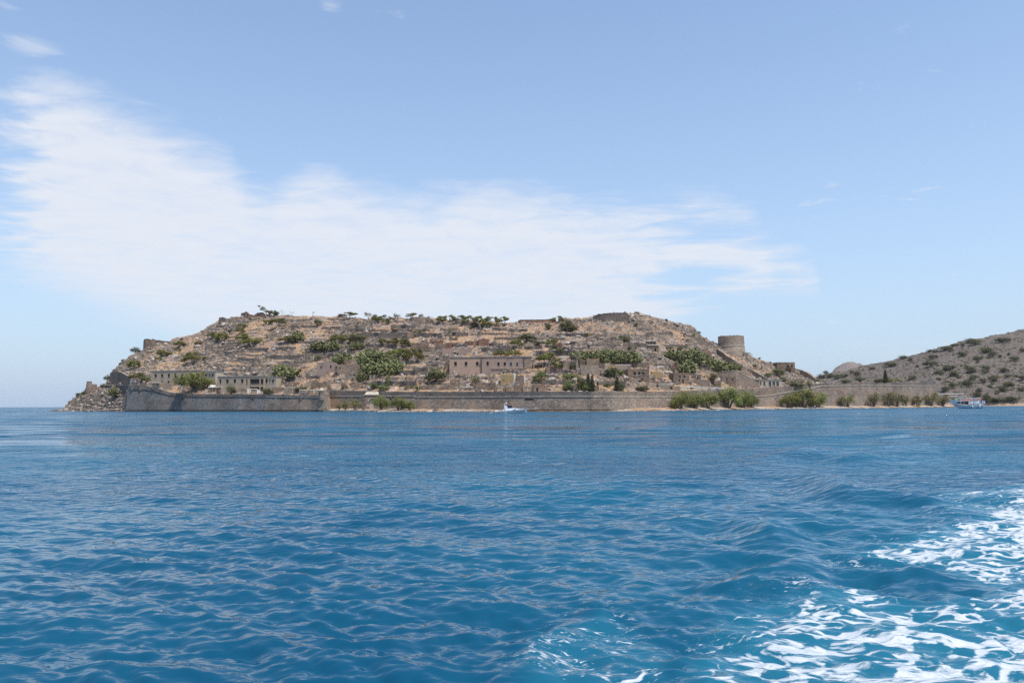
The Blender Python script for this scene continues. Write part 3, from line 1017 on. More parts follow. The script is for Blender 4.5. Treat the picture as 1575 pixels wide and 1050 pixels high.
def finish_labels():
    used = {}
    for (o, px, py, look) in THINGS:
        near_ = sorted(LAND, key=lambda L: math.hypot(px - L[0], (py - L[1]) * 1.6))
        done = None
        for i in range(6):
            L = near_[i]
            lab = f"{look} {rel(px, py, L)} {L[2]}"
            if lab not in used and len(lab.split()) <= 16:
                done = lab; break
        if not done:
            for i in range(4):
                for j in range(i + 1, 7):
                    lab = f"{look} between {near_[i][2]} and {near_[j][2]}"
                    if lab not in used and len(lab.split()) <= 16:
                        done = lab; break
                if done: break
        if not done:
            done = f"{look} {rel(px, py, near_[0])} {near_[0][2]}"
        used[done] = 1
        o['label'] = done


# ------------------------------------------------------------------ fortress walls
def strip_wall(parent, name, mat, pts, thick):
    """wall along a plan line; pts = (x, y, z bottom, z top, setback at bottom)"""
    mb = MB()
    n = len(pts)
    P = np.array(pts, float)
    nor = []
    for i in range(n):
        a = P[max(i - 1, 0), :2]; b = P[min(i + 1, n - 1), :2]
        t = b - a; t /= np.linalg.norm(t) + 1e-9
        nv = np.array([t[1], -t[0]])
        nor.append(nv)
    vs = []
    for i in range(n):
        x, y, zb, zt, sb = P[i]
        nx, ny = nor[i]
        vs += [(x + nx * sb, y + ny * sb, zb), (x, y, zt), (x - nx * thick, y - ny * thick, zt), (x - nx * thick, y - ny * thick, zb)]
    fs = []
    for i in range(n - 1):
        a = 4 * i; b = a + 4
        for k in range(4):
            fs.append((a + k, b + k, b + (k + 1) % 4, a + (k + 1) % 4))
    fs += [(0, 1, 2, 3), (4 * n - 1, 4 * n - 2, 4 * n - 3, 4 * n - 4)]
    mb.add(vs, fs)
    return mb.build(name, mat, parent)


def dens(tabl, step=4.0):
    """resample a table of pixel rows at even spacing"""
    a = np.array(tabl, float)
    xs = np.unique(np.concatenate([np.arange(a[0, 0], a[-1, 0], step), a[:, 0]]))
    return [xs] + [np.interp(xs, a[:, 0], a[:, k]) for k in range(1, a.shape[1])]


def fortress(name, tabl, label, body_m, par_m, dist=None, seed=0, cordon_m=None, holes=()):
    xs, yt, yc = dens(tabl)
    D = dist(xs) if dist else Dwall(xs)
    zt = zray(xs, yt, D); zc = zray(xs, yc, D)
    X = (xs - 787.5) / FS * D
    mid = len(xs) // 2
    root = empty(name, (float(X[mid]), float(D[mid]), 0.0))
    off = np.array(root.location)
    L = lambda i: (X[i] - off[0], D[i] - off[1])
    body = [(*L(i), -1.0, zc[i], 1.5) for i in range(len(xs))]
    strip_wall(root, 'wall_face', body_m, body, 3.0)
    jag = pnoise(xs * 0.35, xs * 0 + seed, 5) * 0.2 - 0.35 * np.clip(pnoise(xs * 0.13, xs * 0 + seed + 40, 6) - 0.25, 0, 1)
    par = [(*L(i), zc[i] - 0.01, zt[i] + jag[i], 0.0) for i in range(len(xs))]
    par = [(p[0], p[1] + 0.06, p[2], p[3], 0.0) for p in par]
    strip_wall(root, 'parapet', par_m, par, 2.2)
    cor = [(L(i)[0], L(i)[1] - 0.02, zc[i] - 0.20, zc[i] + 0.22, 0.0) for i in range(len(xs))]
    c2 = [(p[0], p[1] - 0.30, p[2], p[3], 0.0) for p in cor]
    strip_wall(root, 'cordon', cordon_m or M['cordon'], c2, 0.55)
    for h in holes:
        hx, hy, hw, hh, arch = h
        d = float(dist(np.array([hx]))[0]) if dist else float(Dwall(hx))
        zc_h = np.interp(hx, xs, zc)
        zz = float(zray(hx, hy, d))
        bat = 1.5 * (zc_h - zz) / (zc_h + 1.0)
        p = on_depth(hx, hy, d - bat)
        wv_ = hw / F * d; hv = hh / F * d
        a = math.atan2(float(np.interp(hx + 4, xs, D) - np.interp(hx - 4, xs, D)), float(np.interp(hx + 4, xs, X) - np.interp(hx - 4, xs, X)))
        opening(root, 'embrasure', wv_, hv, arch, (p[0] - off[0], p[1] - off[1], p[2] - hv / 2), a)
    tag(root, label, 'fortress wall', 'walls of the sea fortress', 'thing')
    return root


def opening(root, name, wv_, hv, arch, loc, rotz):
    """a framed recess in a wall: stone surround with a dark plate for the shade inside"""
    mb = MB(); t = 0.25; n = 8
    out, inn = [], []
    if arch:
        for k in range(n + 1):
            a = math.pi - math.pi * k / n
            rise = min(hv * 0.5, wv_ / 2)
            out.append(((wv_ / 2 + t) * math.cos(a), hv - rise + (rise + t) * math.sin(a)))
            inn.append((wv_ / 2 * math.cos(a), hv - rise + rise * math.sin(a)))
    else:
        out = [(-wv_ / 2 - t, hv + t), (wv_ / 2 + t, hv + t)]; inn = [(-wv_ / 2, hv), (wv_ / 2, hv)]
    out = [(-wv_ / 2 - t, 0)] + out + [(wv_ / 2 + t, 0)]
    inn = [(-wv_ / 2, 0)] + inn + [(wv_ / 2, 0)]
    m = len(out)
    vs = []
    for (p, y) in ((out, -0.10), (inn, -0.10), (inn, 0.9), (out, 0.9)):
        vs += [(x, y, z) for x, z in p]
    fs = []
    for i in range(m - 1):
        for a, b in ((0, 1), (1, 2), (0, 3)):
            fs.append((a * m + i, a * m + i + 1, b * m + i + 1, b * m + i))
    mb.add(vs, fs)
    o = mb.build(name, M['wallwarm'], root, loc=loc, rotz=rotz)
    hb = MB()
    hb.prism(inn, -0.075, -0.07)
    hb.build('shade_plate', M['dark'], o)  # flat near-black plate stands in for the shade of the opening
    return o


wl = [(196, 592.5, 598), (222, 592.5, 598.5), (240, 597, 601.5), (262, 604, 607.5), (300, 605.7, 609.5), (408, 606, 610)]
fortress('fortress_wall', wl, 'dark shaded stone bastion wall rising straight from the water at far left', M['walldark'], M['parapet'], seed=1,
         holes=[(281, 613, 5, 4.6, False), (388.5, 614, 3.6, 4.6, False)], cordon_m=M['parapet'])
wl2 = [(409, 606.2, 610.2), (450, 607.5, 610.5), (498, 608, 611)]
fortress('fortress_wall', wl2, 'rough sunlit stone wall ending at the round sentry turret', M['wall'], M['parapet'], seed=2)
# return face at the corner, then the gate wall
dret = tab([(496, 360.5), (498.5, 360.8), (507, 372)])
fortress('fortress_wall', [(499, 606, 611), (507, 605, 610.5)], 'narrow pale sunlit corner face beside the round sentry turret', M['ruinlight'], M['ruinlight'], dist=dret, seed=3)
dgate = tab([(507.5, 372), (562, 358)])
fortress('fortress_wall', [(507.5, 601.5, 609.3), (562, 601.5, 609.3)], 'warm brown curtain wall just left of the arched gate', M['wallwarm'], M['wallwarm'], dist=dgate, seed=4)
fortress('fortress_wall', [(582, 602, 609), (637, 602, 609), (638, 602, 610.4), (760, 602, 610), (838, 601.8, 609.6), (908.7, 602, 609.6)],
         'long straight stone wall between the arched gate and the wall corner behind the motor cruiser', M['wall'], M['parapet'], seed=5, holes=[(814, 614, 15, 4.5, True), (601, 613.5, 3, 4, True)])
fortress('fortress_wall', [(908.3, 602, 609.6), (1030, 602, 610), (1046, 601, 609.8), (1120, 598.5, 609.5), (1160, 597, 609.3), (1180, 595.5, 608.5), (1210, 595, 603.5), (1222, 594.6, 601.8)],
         'sunlit stone wall rising to the right behind the row of shore tamarisks', M['wall'], M['wall'], seed=6, holes=[(1018, 618.5, 3, 6, True)])
fortress('fortress_wall', [(1222.5, 591, 601.6), (1240, 590.5, 599), (1265, 589.5, 593.2), (1330, 589, 592.5), (1415, 588.3, 593), (1416, 585.5, 593), (1438, 584.5, 593)],
         'tall pale rubble bastion wall ending at the right tip of the island', M['wall'], M['parapet'], seed=7, holes=[(1369, 603.5, 2.5, 3, True)])
# merlons on the left bastion
for (mx, mt) in ((206, 588.5), (219, 589), (238.5, 590)):
    d = float(Dwall(mx)); p = on_depth(mx, 594, d + 0.3); h = (594 - mt) / F * d
    mb = MB().box(-1.6, 1.6, 0, 1.6, -2.0, h).box(-1.75, 1.75, -0.1, 1.7, h, h + 0.18)
    o = mb.build('merlon', M['parapet'], loc=p)
    auto(o, mx, 591, 'square stone merlon on the dark left bastion', 'merlon', 'merlons on the left bastion')
# gatehouse
gd = 351.0
gl = on_depth(562, 630, gd); gr = on_depth(581.5, 630, gd)
gw = gr[0] - gl[0]; gz = float(zray(571, 607, gd))
root = empty('gatehouse', (gl[0], gd, 0.0))
mb = MB()
ax0 = (567.5 - 562) / F * gd; ax1 = (576.5 - 562) / F * gd; zb = 1.2
zsp = float(zray(571, 617, gd)); rad = (ax1 - ax0) / 2; acx = (ax0 + ax1) / 2
mb.box(-0.4, ax0, 0, 3.5, -0.5, gz); mb.box(ax1, gw + 0.4, 0, 3.5, -0.5, gz)
arc = [(acx + rad * math.cos(a), zsp + rad * math.sin(a)) for a in np.linspace(math.pi, 0, 11)]
mb.prism([(ax0, gz)] + arc + [(ax1, gz)], 0.003, 3.49)
mb.build('wall', M['wallwarm'], root)
zt_ = float(zray(571, 602, gd))
rb = MB().add([(-0.6, -0.35, gz + 0.01), (gw + 0.6, -0.35, gz + 0.01), (gw + 0.6, 3.8, gz + 0.01), (-0.6, 3.8, gz + 0.01), (0.3, 1.4, zt_), (gw - 0.3, 1.4, zt_), (gw - 0.3, 3.4, zt_), (0.3, 3.4, zt_)],
              [(0, 1, 5, 4), (1, 2, 6, 5), (2, 3, 7, 6), (3, 0, 4, 7), (4, 5, 6, 7), (0, 3, 2, 1)])
rb.build('sloped_roof', M['cordon'], root)
surr = MB()
for k in range(10):
    a0 = math.pi * k / 10 + 0.02; a1 = math.pi * (k + 1) / 10 - 0.02
    surr.prism([(acx + rad * math.cos(a0), zsp + rad * math.sin(a0)), (acx + (rad + 0.45) * math.cos(a0), zsp + (rad + 0.45) * math.sin(a0)),
                (acx + (rad + 0.45) * math.cos(a1), zsp + (rad + 0.45) * math.sin(a1)), (acx + rad * math.cos(a1), zsp + rad * math.sin(a1))], -0.12, 0.4)
surr.build('arch_surround', M['cordon'], root)
MB().box(ax0 + .003, ax1 - .003, 0.55, 0.6, -0.5, zsp + rad - 0.02).build('court_wall_panel', M['cream'], root)  # cream stand-in for the sunlit court wall beyond, set shallow to catch light
tag(root, 'small stone gatehouse with a tall round arched doorway and sloped roof', 'gatehouse')
landmark(571, 616, 'the arched gatehouse')
# landing quay in front of the gate
q0 = sea_pt(487, 633.4); q1 = sea_pt(580, 633.9)
mb = MB()
xs_ = np.linspace(490, 580, 24); dq = D0(xs_) - 1.5
vs = []; fs = []
for i, (s, d) in enumerate(zip(xs_, dq)):
    x = (s - 787.5) / FS * d; x2 = (s - 787.5) / FS * (d + 10)
    zq = 0.62 + 0.05 * math.sin(i * 2.1)
    vs += [(x, d, -1), (x, d, zq), (x2, d + 10, zq + 0.1), (x2, d + 10, -1)]
for i in range(len(xs_) - 1):
    a = 4 * i; b = a + 4
    fs += [(a + k, b + k, b + (k + 1) % 4, a + (k + 1) % 4) for k in range(4)]
fs += [(0, 1, 2, 3), (4 * len(xs_) - 1, 4 * len(xs_) - 2, 4 * len(xs_) - 3, 4 * len(xs_) - 4)]
mb.add(vs, fs)
o = mb.build('stone_quay', M['cordon'])
tag(o, 'low pale stone landing quay below the arched gatehouse', 'quay')

# round sentry turret on the corner
p = on_depth(494.5, 610, 361.5)
rad = 4.2 / F * 361.5
root = empty('sentry_turret', p)
MB().lathe([(rad * 0.9, -1.5), (rad, 0), (rad, 2.4), (rad * 1.12, 2.5), (rad * 1.12, 2.8)], 20).build('drum', M['ruinlight'], root)
MB().lathe([(rad * 1.05, 2.8), (rad * 0.9, 3.3), (rad * 0.5, 3.8), (0.15, 4.1)], 20).build('domed_cap', M['cordon'], root)
for a in (-1.9, -1.2):
    MB().box(-0.15, 0.15, -0.06, 0.1, 0.9, 1.8).build('loophole', M['dark'], root, loc=(rad * math.cos(a), rad * math.sin(a), 0), rotz=a + math.pi / 2)
tag(root, 'pale round sentry turret with domed cap on the wall corner', 'turret')
landmark(495, 602, 'the round sentry turret')

# ------------------------------------------------------------------ terrace walls
for (x0, x1, yt, yb, sx, Yw, zt, hh) in terr_data:
    Xw = (sx - 787.5) / FS * Yw
    mid = len(sx) // 2
    c = (float(Xw[mid]), float(Yw[mid]), float(zt[mid] - hh))
    jag = pnoise(sx * 0.5, sx * 0 + x0 * 0.1, 7) * 0.35 + pnoise(sx * 1.7, sx * 0 + x0 * 0.3, 8) * 0.18
    pts = [(Xw[i] - c[0], Yw[i] - c[1], zt[i] - c[2] - hh - 2.0, zt[i] - c[2] + jag[i], 0.25) for i in range(len(sx))]
    root = strip_wall(None, 'terrace_wall', M['dry'], pts, 0.75)
    root.location = c
    Lm = (x1 - x0) / F * c[1]
    look = ('long ' if Lm > 16 else 'short ') + ('tall ' if hh > 1.9 else 'low ') + 'dry stone terrace wall'
    auto(root, (x0 + x1) / 2, (yt + yb) / 2, look, 'terrace wall', 'dry stone terrace walls on the hillside')


# ------------------------------------------------------------------ buildings
def facade_mesh(mb, W, Hh, rects, th, y0=0.0, z0=-2.0, top=None):
    """wall in the x-z plane with real openings (rects: x0,x1,z0,z1), thickness th going to +y"""
    xs = sorted({0.0, W, *[r[0] for r in rects], *[r[1] for r in rects]})
    for a, b in zip(xs[:-1], xs[1:]):
        if b - a < 1e-4: continue
        m = (a + b) / 2
        cuts = sorted([(r[2], r[3]) for r in rects if r[0] <= m <= r[1]])
        z = z0
        for (c0, c1) in cuts:
            if c0 > z + 1e-3:
                mb.box(a, b, y0, y0 + th, z, c0)
            z = max(z, c1)
        if z < Hh:
            mb.box(a, b, y0, y0 + th, z, Hh)


def window_part(root, x0, x1, z0, z1, pane, frame_m, th, bars=True, kind='window'):
    mb = MB(); t = 0.09; y = 0.12
    mb.box(x0 - 0.12, x1 + 0.12, -0.10, 0.05, z0 - 0.16, z0 - 0.003)
    fr = mb.build(kind, frame_m, root)
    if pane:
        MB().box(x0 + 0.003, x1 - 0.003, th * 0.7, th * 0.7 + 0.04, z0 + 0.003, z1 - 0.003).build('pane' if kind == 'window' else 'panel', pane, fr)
        if bars and kind == 'window' and pane is M['glass']:
            xc = (x0 + x1) / 2
            MB().box(xc - 0.04, xc + 0.04, th * 0.7 - 0.05, th * 0.7 - 0.004, z0 + 0.004, z1 - 0.004).build('mullion', frame_m, fr)
    return fr


def building(name, x0, x1, ytop, ybase, wall_m, label, cat='building', depth=6.0, wins=(), doors=(), roof='flat', roof_m=None, yaw=0.0,
             pane=None, frame_m=None, Y=None, Y1=None, roof_over=0.25, th=0.5, lm=None, group=None, open_wins=False):
    xc = (x0 + x1) / 2
    if Y is None:
        Y = on_ground(xc, ybase)[1]
    if Y1 is None: Y1 = Y
    A = on_depth(x0, ybase, Y); B = on_depth(x1, ybase, Y1)
    yaw += math.atan2(Y1 - Y, B[0] - A[0])
    Wd = math.hypot(B[0] - A[0], Y1 - Y); Hh = (ybase - ytop) / F * (Y + Y1) / 2
    A[2] = B[2] = (A[2] + B[2]) / 2

    def along(px):
        a, b = (x0 - 787.5) / FS, (x1 - 787.5) / FS; q = (px - 787.5) / FS
        t_ = Y * (a - q) / (Y * (a - q) - Y1 * (b - q)) if abs(x1 - px) > 1e-6 else 1.0
        return t_, Y + (Y1 - Y) * t_
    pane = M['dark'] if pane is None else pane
    frame_m = frame_m or M['cordon']
    root = empty(name, A, yaw)
    conv = lambda r: (max(0.06, along(r[0])[0] * Wd), min(Wd - 0.06, along(r[1])[0] * Wd), (ybase - r[3]) / F * (Y + Y1) / 2, (ybase - r[2]) / F * (Y + Y1) / 2)
    wr = [conv(r) for r in wins]; dr = [conv(r) for r in doors]
    mb = MB()
    facade_mesh(mb, Wd, Hh, wr + dr, th)
    mb.box(0.002, th, th, depth - th, -2, Hh - 0.004); mb.box(Wd - th, Wd - 0.002, th, depth - th, -2, Hh - 0.004)
    mb.box(0, Wd, depth - th, depth, -2, Hh - 0.003)
    mb.build('wall', wall_m, root)
    ov = roof_over
    if roof == 'flat':
        MB().box(-ov, Wd + ov, -ov, depth + ov, Hh, Hh + 0.28).build('roof', roof_m or M['concrete'], root)
    elif roof == 'low':
        MB().box(th, Wd - th, th, depth - th, Hh - 0.9, Hh - 0.6).build('roof', roof_m or M['concrete'], root)
    elif roof == 'gable':
        hz = 0.32 * depth
        MB().add([(-ov, -ov, Hh - 0.05), (Wd + ov, -ov, Hh - 0.05), (Wd + ov, depth + ov, Hh - 0.05), (-ov, depth + ov, Hh - 0.05), (-ov, depth / 2, Hh + hz), (Wd + ov, depth / 2, Hh + hz)],
                 [(0, 1, 5, 4), (2, 3, 4, 5), (1, 2, 5), (3, 0, 4), (0, 3, 2, 1)]).build('roof', roof_m or M['rooftile'], root)
    for r in wr:
        window_part(root, *r, pane, frame_m, th)
    for r in dr:
        window_part(root, *r, pane, frame_m, th, kind='door')
    if label: tag(root, label, cat, group, 'thing')
    if lm: landmark((x0 + x1) / 2, (ytop + ybase) / 2, lm)
    return root, Y, Wd, Hh


# long two-storey building on the left
wU = [(237, 240.4, 574.5, 580.3), (247, 250.5, 574.5, 580.3), (257.3, 260.7, 574.5, 580.3), (267.3, 270.9, 574.5, 580.3), (277.7, 281.2, 574.5, 580.3), (285, 286.8, 574.6, 582), (291.5, 298, 574.6, 581), (299, 305, 574.6, 581)]
wL = [(247.3, 250.3, 585.5, 591), (257.3, 260.3, 585.5, 591), (267.5, 270.5, 585.5, 591), (277.7, 280.7, 585.5, 591)]
Yb1 = float(Dwall(233)) + 13; Yb1r = Yb1 - 7
building('long_building', 233.5, 305.8, 570.2, 593.5, M['beige'], 'long two storey beige building with a row of dark square windows at far left', depth=10, wins=wU + wL, Y=Yb1, Y1=Yb1 - 7, lm='the long two storey building')
building('annex_building', 306.4, 331, 571.8, 588, M['cream'], 'small pale annex at the right end of the long two storey building', depth=8,
         wins=[(308, 311, 574.5, 579), (315, 318, 574.8, 579), (321.3, 323, 574.8, 579), (325.3, 328, 574.8, 579)], Y=Yb1r + 3, Y1=Yb1r - 4)
Yb2 = float(Dwall(334)) + 10; Yb2r = Yb2 - 6
building('loggia_building', 334, 405.5, 579, 606, M['beige'], 'grey beige building with window row and open loggia behind the tamarisk', depth=10, Y=Yb2, Y1=Yb2r, lm='the loggia building',
         wins=[(336.8, 339.8, 583, 589), (347.3, 351, 583, 589), (358.7, 362.4, 583, 589), (370, 373.8, 583, 589), (378, 380, 583, 591), (384, 398.5, 583, 591), (400.2, 404.6, 583, 591), (384, 398.5, 595, 600), (400.2, 404.6, 595, 600)])
building('side_wing', 406, 424.5, 579.8, 604, M['cream'], 'cream side wing with two dark openings right of the loggia', depth=8, Y=Yb2r + 2, Y1=Yb2r - 2,
         wins=[(408, 411, 583, 589), (414, 415.3, 583.5, 589), (418, 420.8, 583.5, 588.5)])
# small house with twin gables on the wall
Yg2 = float(Dwall(336)) + 10
A = on_depth(320, 605.5, Yg2); sc_ = Yg2 / F
root = empty('gabled_house', A)
mb = MB(); facade_mesh(mb, 19.5 * sc_, 9.6 * sc_, [(4 * sc_, 5 * sc_, 0, 7 * sc_), (8 * sc_, 10 * sc_, 0, 7 * sc_), (13.5 * sc_, 15.5 * sc_, 1.5 * sc_, 7 * sc_)], 0.5)
mb.box(0.003, 0.5, 0.5, 7, -2, 9.5 * sc_).box(0, 19.5 * sc_, 7, 7.4, -2, 9.5 * sc_)
mb.build('wall', M['ruin'], root)
for (gx0, gx1, nm) in ((-0.3, 13 * sc_ * 0.56, 'roof'), (19.0 * sc_, 32.5 * sc_, 'roof')):
    gm = (gx0 + gx1) / 2; b0 = 9.6 * sc_ if gx0 < 0 else 9.6 * sc_
    MB().prism([(gx0, b0), (gx1, b0), (gm, b0 + 4.2 * sc_)], -0.2, 7.4).build(nm, M['white'], root)
MB().add([(3.6 * sc_, -0.3, 9.6 * sc_ + 0.02), (19 * sc_, -0.3, 9.6 * sc_ + 0.02), (19 * sc_, 3.5, 12.6 * sc_), (3.6 * sc_, 3.5, 12.6 * sc_)], [(0, 1, 2, 3)]).build('slate_slope', M['concrete'], root)
gm2 = MB(); facade_mesh(gm2, 12.3 * sc_, 9.6 * sc_, [(5 * sc_, 8 * sc_, 0, 6 * sc_)], 0.5)
gm2.build('gable_wall', M['beige'], root, loc=(19.6 * sc_, -0.05, 0))
for gx in (4.5, 9, 14.5):
    MB().box((gx - 1) * sc_, gx * sc_ + 0.5, 0.3, 0.34, 0.02, 6.9 * sc_).build('door', M['wood'], root)
tag(root, 'small stone house with two pale gables just behind the sea wall', 'house')
landmark(336, 598, 'the twin gabled house')


def ruin(px0, px1, ytop, ybase, mat=None, look='roofless ruined stone house', th=0.6, back=5.0, jag=0.5, tops=None, wins=(), Y=None, yaw=0.0, sides=(1, 1), cap=None, cat='ruin', label=None, name='ruined_house', name_group='ruined houses on the island', part='front_wall'):
    """free-standing walls with broken tops; tops = optional list of (px, y) for the top outline"""
    mat = mat or M['ruin']
    xc = (px0 + px1) / 2
    if Y is None: Y = on_ground(xc, ybase)[1]
    Y = max(Y, float(Dwall(px0)) + 3.4, float(Dwall(px1)) + 3.4)
    k = Y / F
    A = on_depth(px0, ybase, Y)
    Wd = (px1 - px0) * k
    root = empty(name, A, yaw)
    n = max(4, int(Wd / 0.7))
    xs = np.linspace(0, Wd, n + 1)
    if tops:
        tp = np.array(tops, float)
        zt = (ybase - np.interp(px0 + xs / k, tp[:, 0], tp[:, 1])) * k
    else:
        zt = np.full(n + 1, (ybase - ytop) * k)
    sd = int(px0 * 7) % 97
    zt = zt + jag * (pnoise(xs * 0.6, xs * 0 + sd, 13) + 0.5 * np.sign(pnoise(xs * 1.3, xs * 0 + sd, 14)) * 0.4)
    poly = [(0.0, -2.5), (Wd, -2.5)] + [(float(x), float(z)) for x, z in zip(xs[::-1], zt[::-1])]
    # front wall in columns so openings stay real
    mb = MB()
    wr = [((r[0] - px0) * k, (r[1] - px0) * k, (ybase - r[3]) * k, (ybase - r[2]) * k) for r in wins]
    cols = sorted({*[float(x) for x in xs], *[min(max(v, 0), Wd) for r in wr for v in r[:2]]})
    for a, b in zip(cols[:-1], cols[1:]):
        if b - a < 1e-3: continue
        m = (a + b) / 2
        za = float(np.interp(a, xs, zt)); zb_ = float(np.interp(b, xs, zt))
        z = -2.5
        for r in wr:
            if r[0] <= m <= r[1]:
                if r[2] > z: mb.box(a, b, 0, th, z, r[2])
                z = max(z, r[3])
        mb.add([(a, 0, z), (b, 0, z), (b, th, z), (a, th, z), (a, 0, max(za, z + .05)), (b, 0, max(zb_, z + .05)), (b, th, max(zb_, z + .05)), (a, th, max(za, z + .05))],
               [(0, 3, 2, 1), (4, 5, 6, 7), (0, 1, 5, 4), (1, 2, 6, 5), (2, 3, 7, 6), (3, 0, 4, 7)])
    mb.build(part, mat, root)
    for i, on in enumerate(sides):
        if on and back > 0.8:
            xx = 0.0 if i == 0 else Wd - th
            h0 = float(zt[0] if i == 0 else zt[-1])
            hs = [h0 + 0.4 * jag * (rnd.random() - 0.5) for _ in range(6)]
            ys = np.linspace(th + 0.003, back, 6)
            m2 = MB()
            for j in range(5):
                m2.add([(xx + .003, ys[j], -2), (xx + th - .003, ys[j], -2), (xx + th - .003, ys[j + 1], -2), (xx + .003, ys[j + 1], -2),
                        (xx + .003, ys[j], hs[j]), (xx + th - .003, ys[j], hs[j]), (xx + th - .003, ys[j + 1], hs[j + 1]), (xx + .003, ys[j + 1], hs[j + 1])],
                       [(0, 3, 2, 1), (4, 5, 6, 7), (0, 1, 5, 4), (1, 2, 6, 5), (2, 3, 7, 6), (3, 0, 4, 7)])
            m2.build('side_wall', mat, root)
    if cap:
        cm = MB()
        for a, b, za, zb_ in zip(xs[:-1], xs[1:], zt[:-1], zt[1:]):
            cm.add([(a, -.04, za), (b, -.04, zb_), (b, th + .04, zb_), (a, th + .04, za), (a, -.04, za + .22), (b, -.04, zb_ + .22), (b, th + .04, zb_ + .22), (a, th + .04, za + .22)],
                   [(4, 5, 6, 7), (0, 1, 5, 4), (2, 3, 7, 6), (1, 2, 6, 5), (3, 0, 4, 7)])
        cm.build('pale_coping', cap, root)
    for r in wr:
        MB().box(r[0] - .15, r[1] + .15, -0.06, th * 0.8, r[3] + .003, r[3] + 0.28).build('lintel', M['cordon'], root)
    if label:
        tag(root, label, cat, name_group, 'thing')
    else:
        auto(root, xc, (ytop + ybase) / 2, look, cat, name_group)
    return root, Y


# ruins between the sea wall and the lower slope, left to right
ruin(380, 400.5, 597.5, 606, M['white'], tops=[(380, 597.5), (394, 597.5), (400.5, 602)], wins=[(383, 395, 599, 606)], cat='ruin', label='white plastered ruin frame with a wide dark doorway behind the sea wall', Y=float(Dwall(390)) + 8, back=4, jag=0.1)
ruin(418, 436, 595.5, 606, M['ruin'], Y=float(Dwall(427)) + 9, jag=0.15, label='low grey stone ruin left of the pale low ruin', back=5)
ruin(436.3, 456, 596, 605, M['ruinlight'], Y=float(Dwall(446)) + 9, jag=0.15, cap=M['white'], wins=[(448, 450.5, 597.5, 603)], label='low pale stone ruin with white coping behind the sea wall')
ruin(460, 476, 599.5, 605.5, M['ruinlight'], Y=float(Dwall(470)) + 5, jag=0.05, cap=M['white'], wins=[(463, 473, 600.5, 602.5)], label='flat low white rimmed ruin left of the round sentry turret')
ruin(477, 490, 599.8, 606.5, M['ruinlight'], Y=float(Dwall(484)) + 4, jag=0.05, cap=M['white'], wins=[(480.5, 484.5, 601, 604)], label='small white capped block touching the round sentry turret', back=3)
building('turret_hut', 462, 472.5, 604.3, 609.5, M['parapet'], 'small grey block standing on the parapet left of the round sentry turret', cat='hut', depth=2.5, wins=[(466.3, 467.5, 605.7, 607.2)], Y=float(Dwall(467)) + 0.7, roof='flat', roof_over=0.05)
ruin(438, 458, 588, 596, M['ruin'], wins=[(448, 450.5, 591, 596)])
ruin(469, 478.5, 585, 597, M['ruinlight'], tops=[(469, 590), (473, 586.5), (478.5, 584)], yaw=0.5, look='slanting broken pale stone wall', sides=(0, 0))
ruin(478.5, 491, 584.5, 597.5, M['ruin'], tops=[(478.5, 584.3), (488, 584.5), (491, 588)], jag=0.3)
ruin(491.5, 501, 587.5, 596.5, M['ruin'], jag=0.4, wins=[(494, 496, 590, 596)])
ruin(503.5, 512.5, 592, 601, M['ruin'], tops=[(503.5, 591.5), (507, 593.5), (512.5, 599)], look='small dark triangular broken wall', sides=(1, 0))
ruin(524.5, 536, 588.5, 598, M['ruin'], tops=[(524.5, 591), (529, 588), (533, 591), (536, 597)], look='small dark triangular broken wall', sides=(1, 0))
ruin(540, 556, 587.5, 594, M['ruin'], look='low dark broken house wall')
ruin(541, 552, 594, 600.5, M['ruin'], tops=[(541, 600), (547, 595), (552, 590)], look='slanting broken stone wall', sides=(0, 0))
# farm-like house mid slope left
building('stone_house', 487.5, 514, 557, 577, M['pinkold'], 'tall blocky stone house with small windows on the left slope', cat='house', depth=7,
         wins=[(492.5, 495, 563.5, 566), (507, 509.5, 561.8, 565.5), (503.5, 505, 571.5, 573.5)], roof='low', lm='the tall blocky stone house')
building('stone_house', 514.3, 553, 560.3, 576.5, M['wallwarm'], 'lower stone house with a brown door right of the tall blocky house', cat='house', depth=7,
         wins=[(515.8, 518, 564, 566.5), (522, 524, 564, 566.5)], doors=[(515.6, 518.2, 572.5, 577)], roof='low')
ruin(530, 541.5, 553, 560, M['ruin'], look='small square ruin with open side', jag=0.15)
ruin(543, 549, 552.5, 560, M['ruinlight'], look='narrow pale broken wall', jag=0.2, sides=(0, 1))
# domed bath house
p = on_depth(605.5, 602.5, float(Dwall(605)) + 9)
k = p[1] / F
root = empty('domed_roof', p)
MB().lathe([(12.2 * k, -3), (12.2 * k, 0.0), (11.6 * k, 0.55), (9.5 * k, 1.35), (6 * k, 2.0), (2.5 * k, 2.3), (0.2, 2.38)], 32).build('dome', M['rooftile'], root, smooth=False)
MB().lathe([(2.6 * k, 2.0), (2.6 * k, 2.8), (2.0 * k, 3.2), (0.8 * k, 3.5), (.1, 3.55)], 16).build('lantern', M['ruin'], root)
tag(root, 'shallow pinkish domed roof with a stone lantern above the long wall', 'dome')
landmark(605, 600, 'the pinkish domed roof')
ruin(621.5, 635, 595, 602.5, M['ruin'], wins=[(624.5, 626, 597.8, 602), (628.5, 631, 598.2, 602)], jag=0.1, Y=float(Dwall(628)) + 8)
ruin(635.5, 639.5, 594, 602.5, M['ruinlight'], look='narrow pale wall stub', sides=(0, 0), jag=0.2, Y=float(Dwall(637)) + 8)
ruin(644.5, 667, 593, 602.5, M['ruin'], look='wide dark roofless house', jag=0.25, Y=float(Dwall(655)) + 9)
ruin(667.3, 672.5, 592.5, 602.5, M['ruinlight'], look='narrow pale wall stub', sides=(0, 0), Y=float(Dwall(669)) + 8)
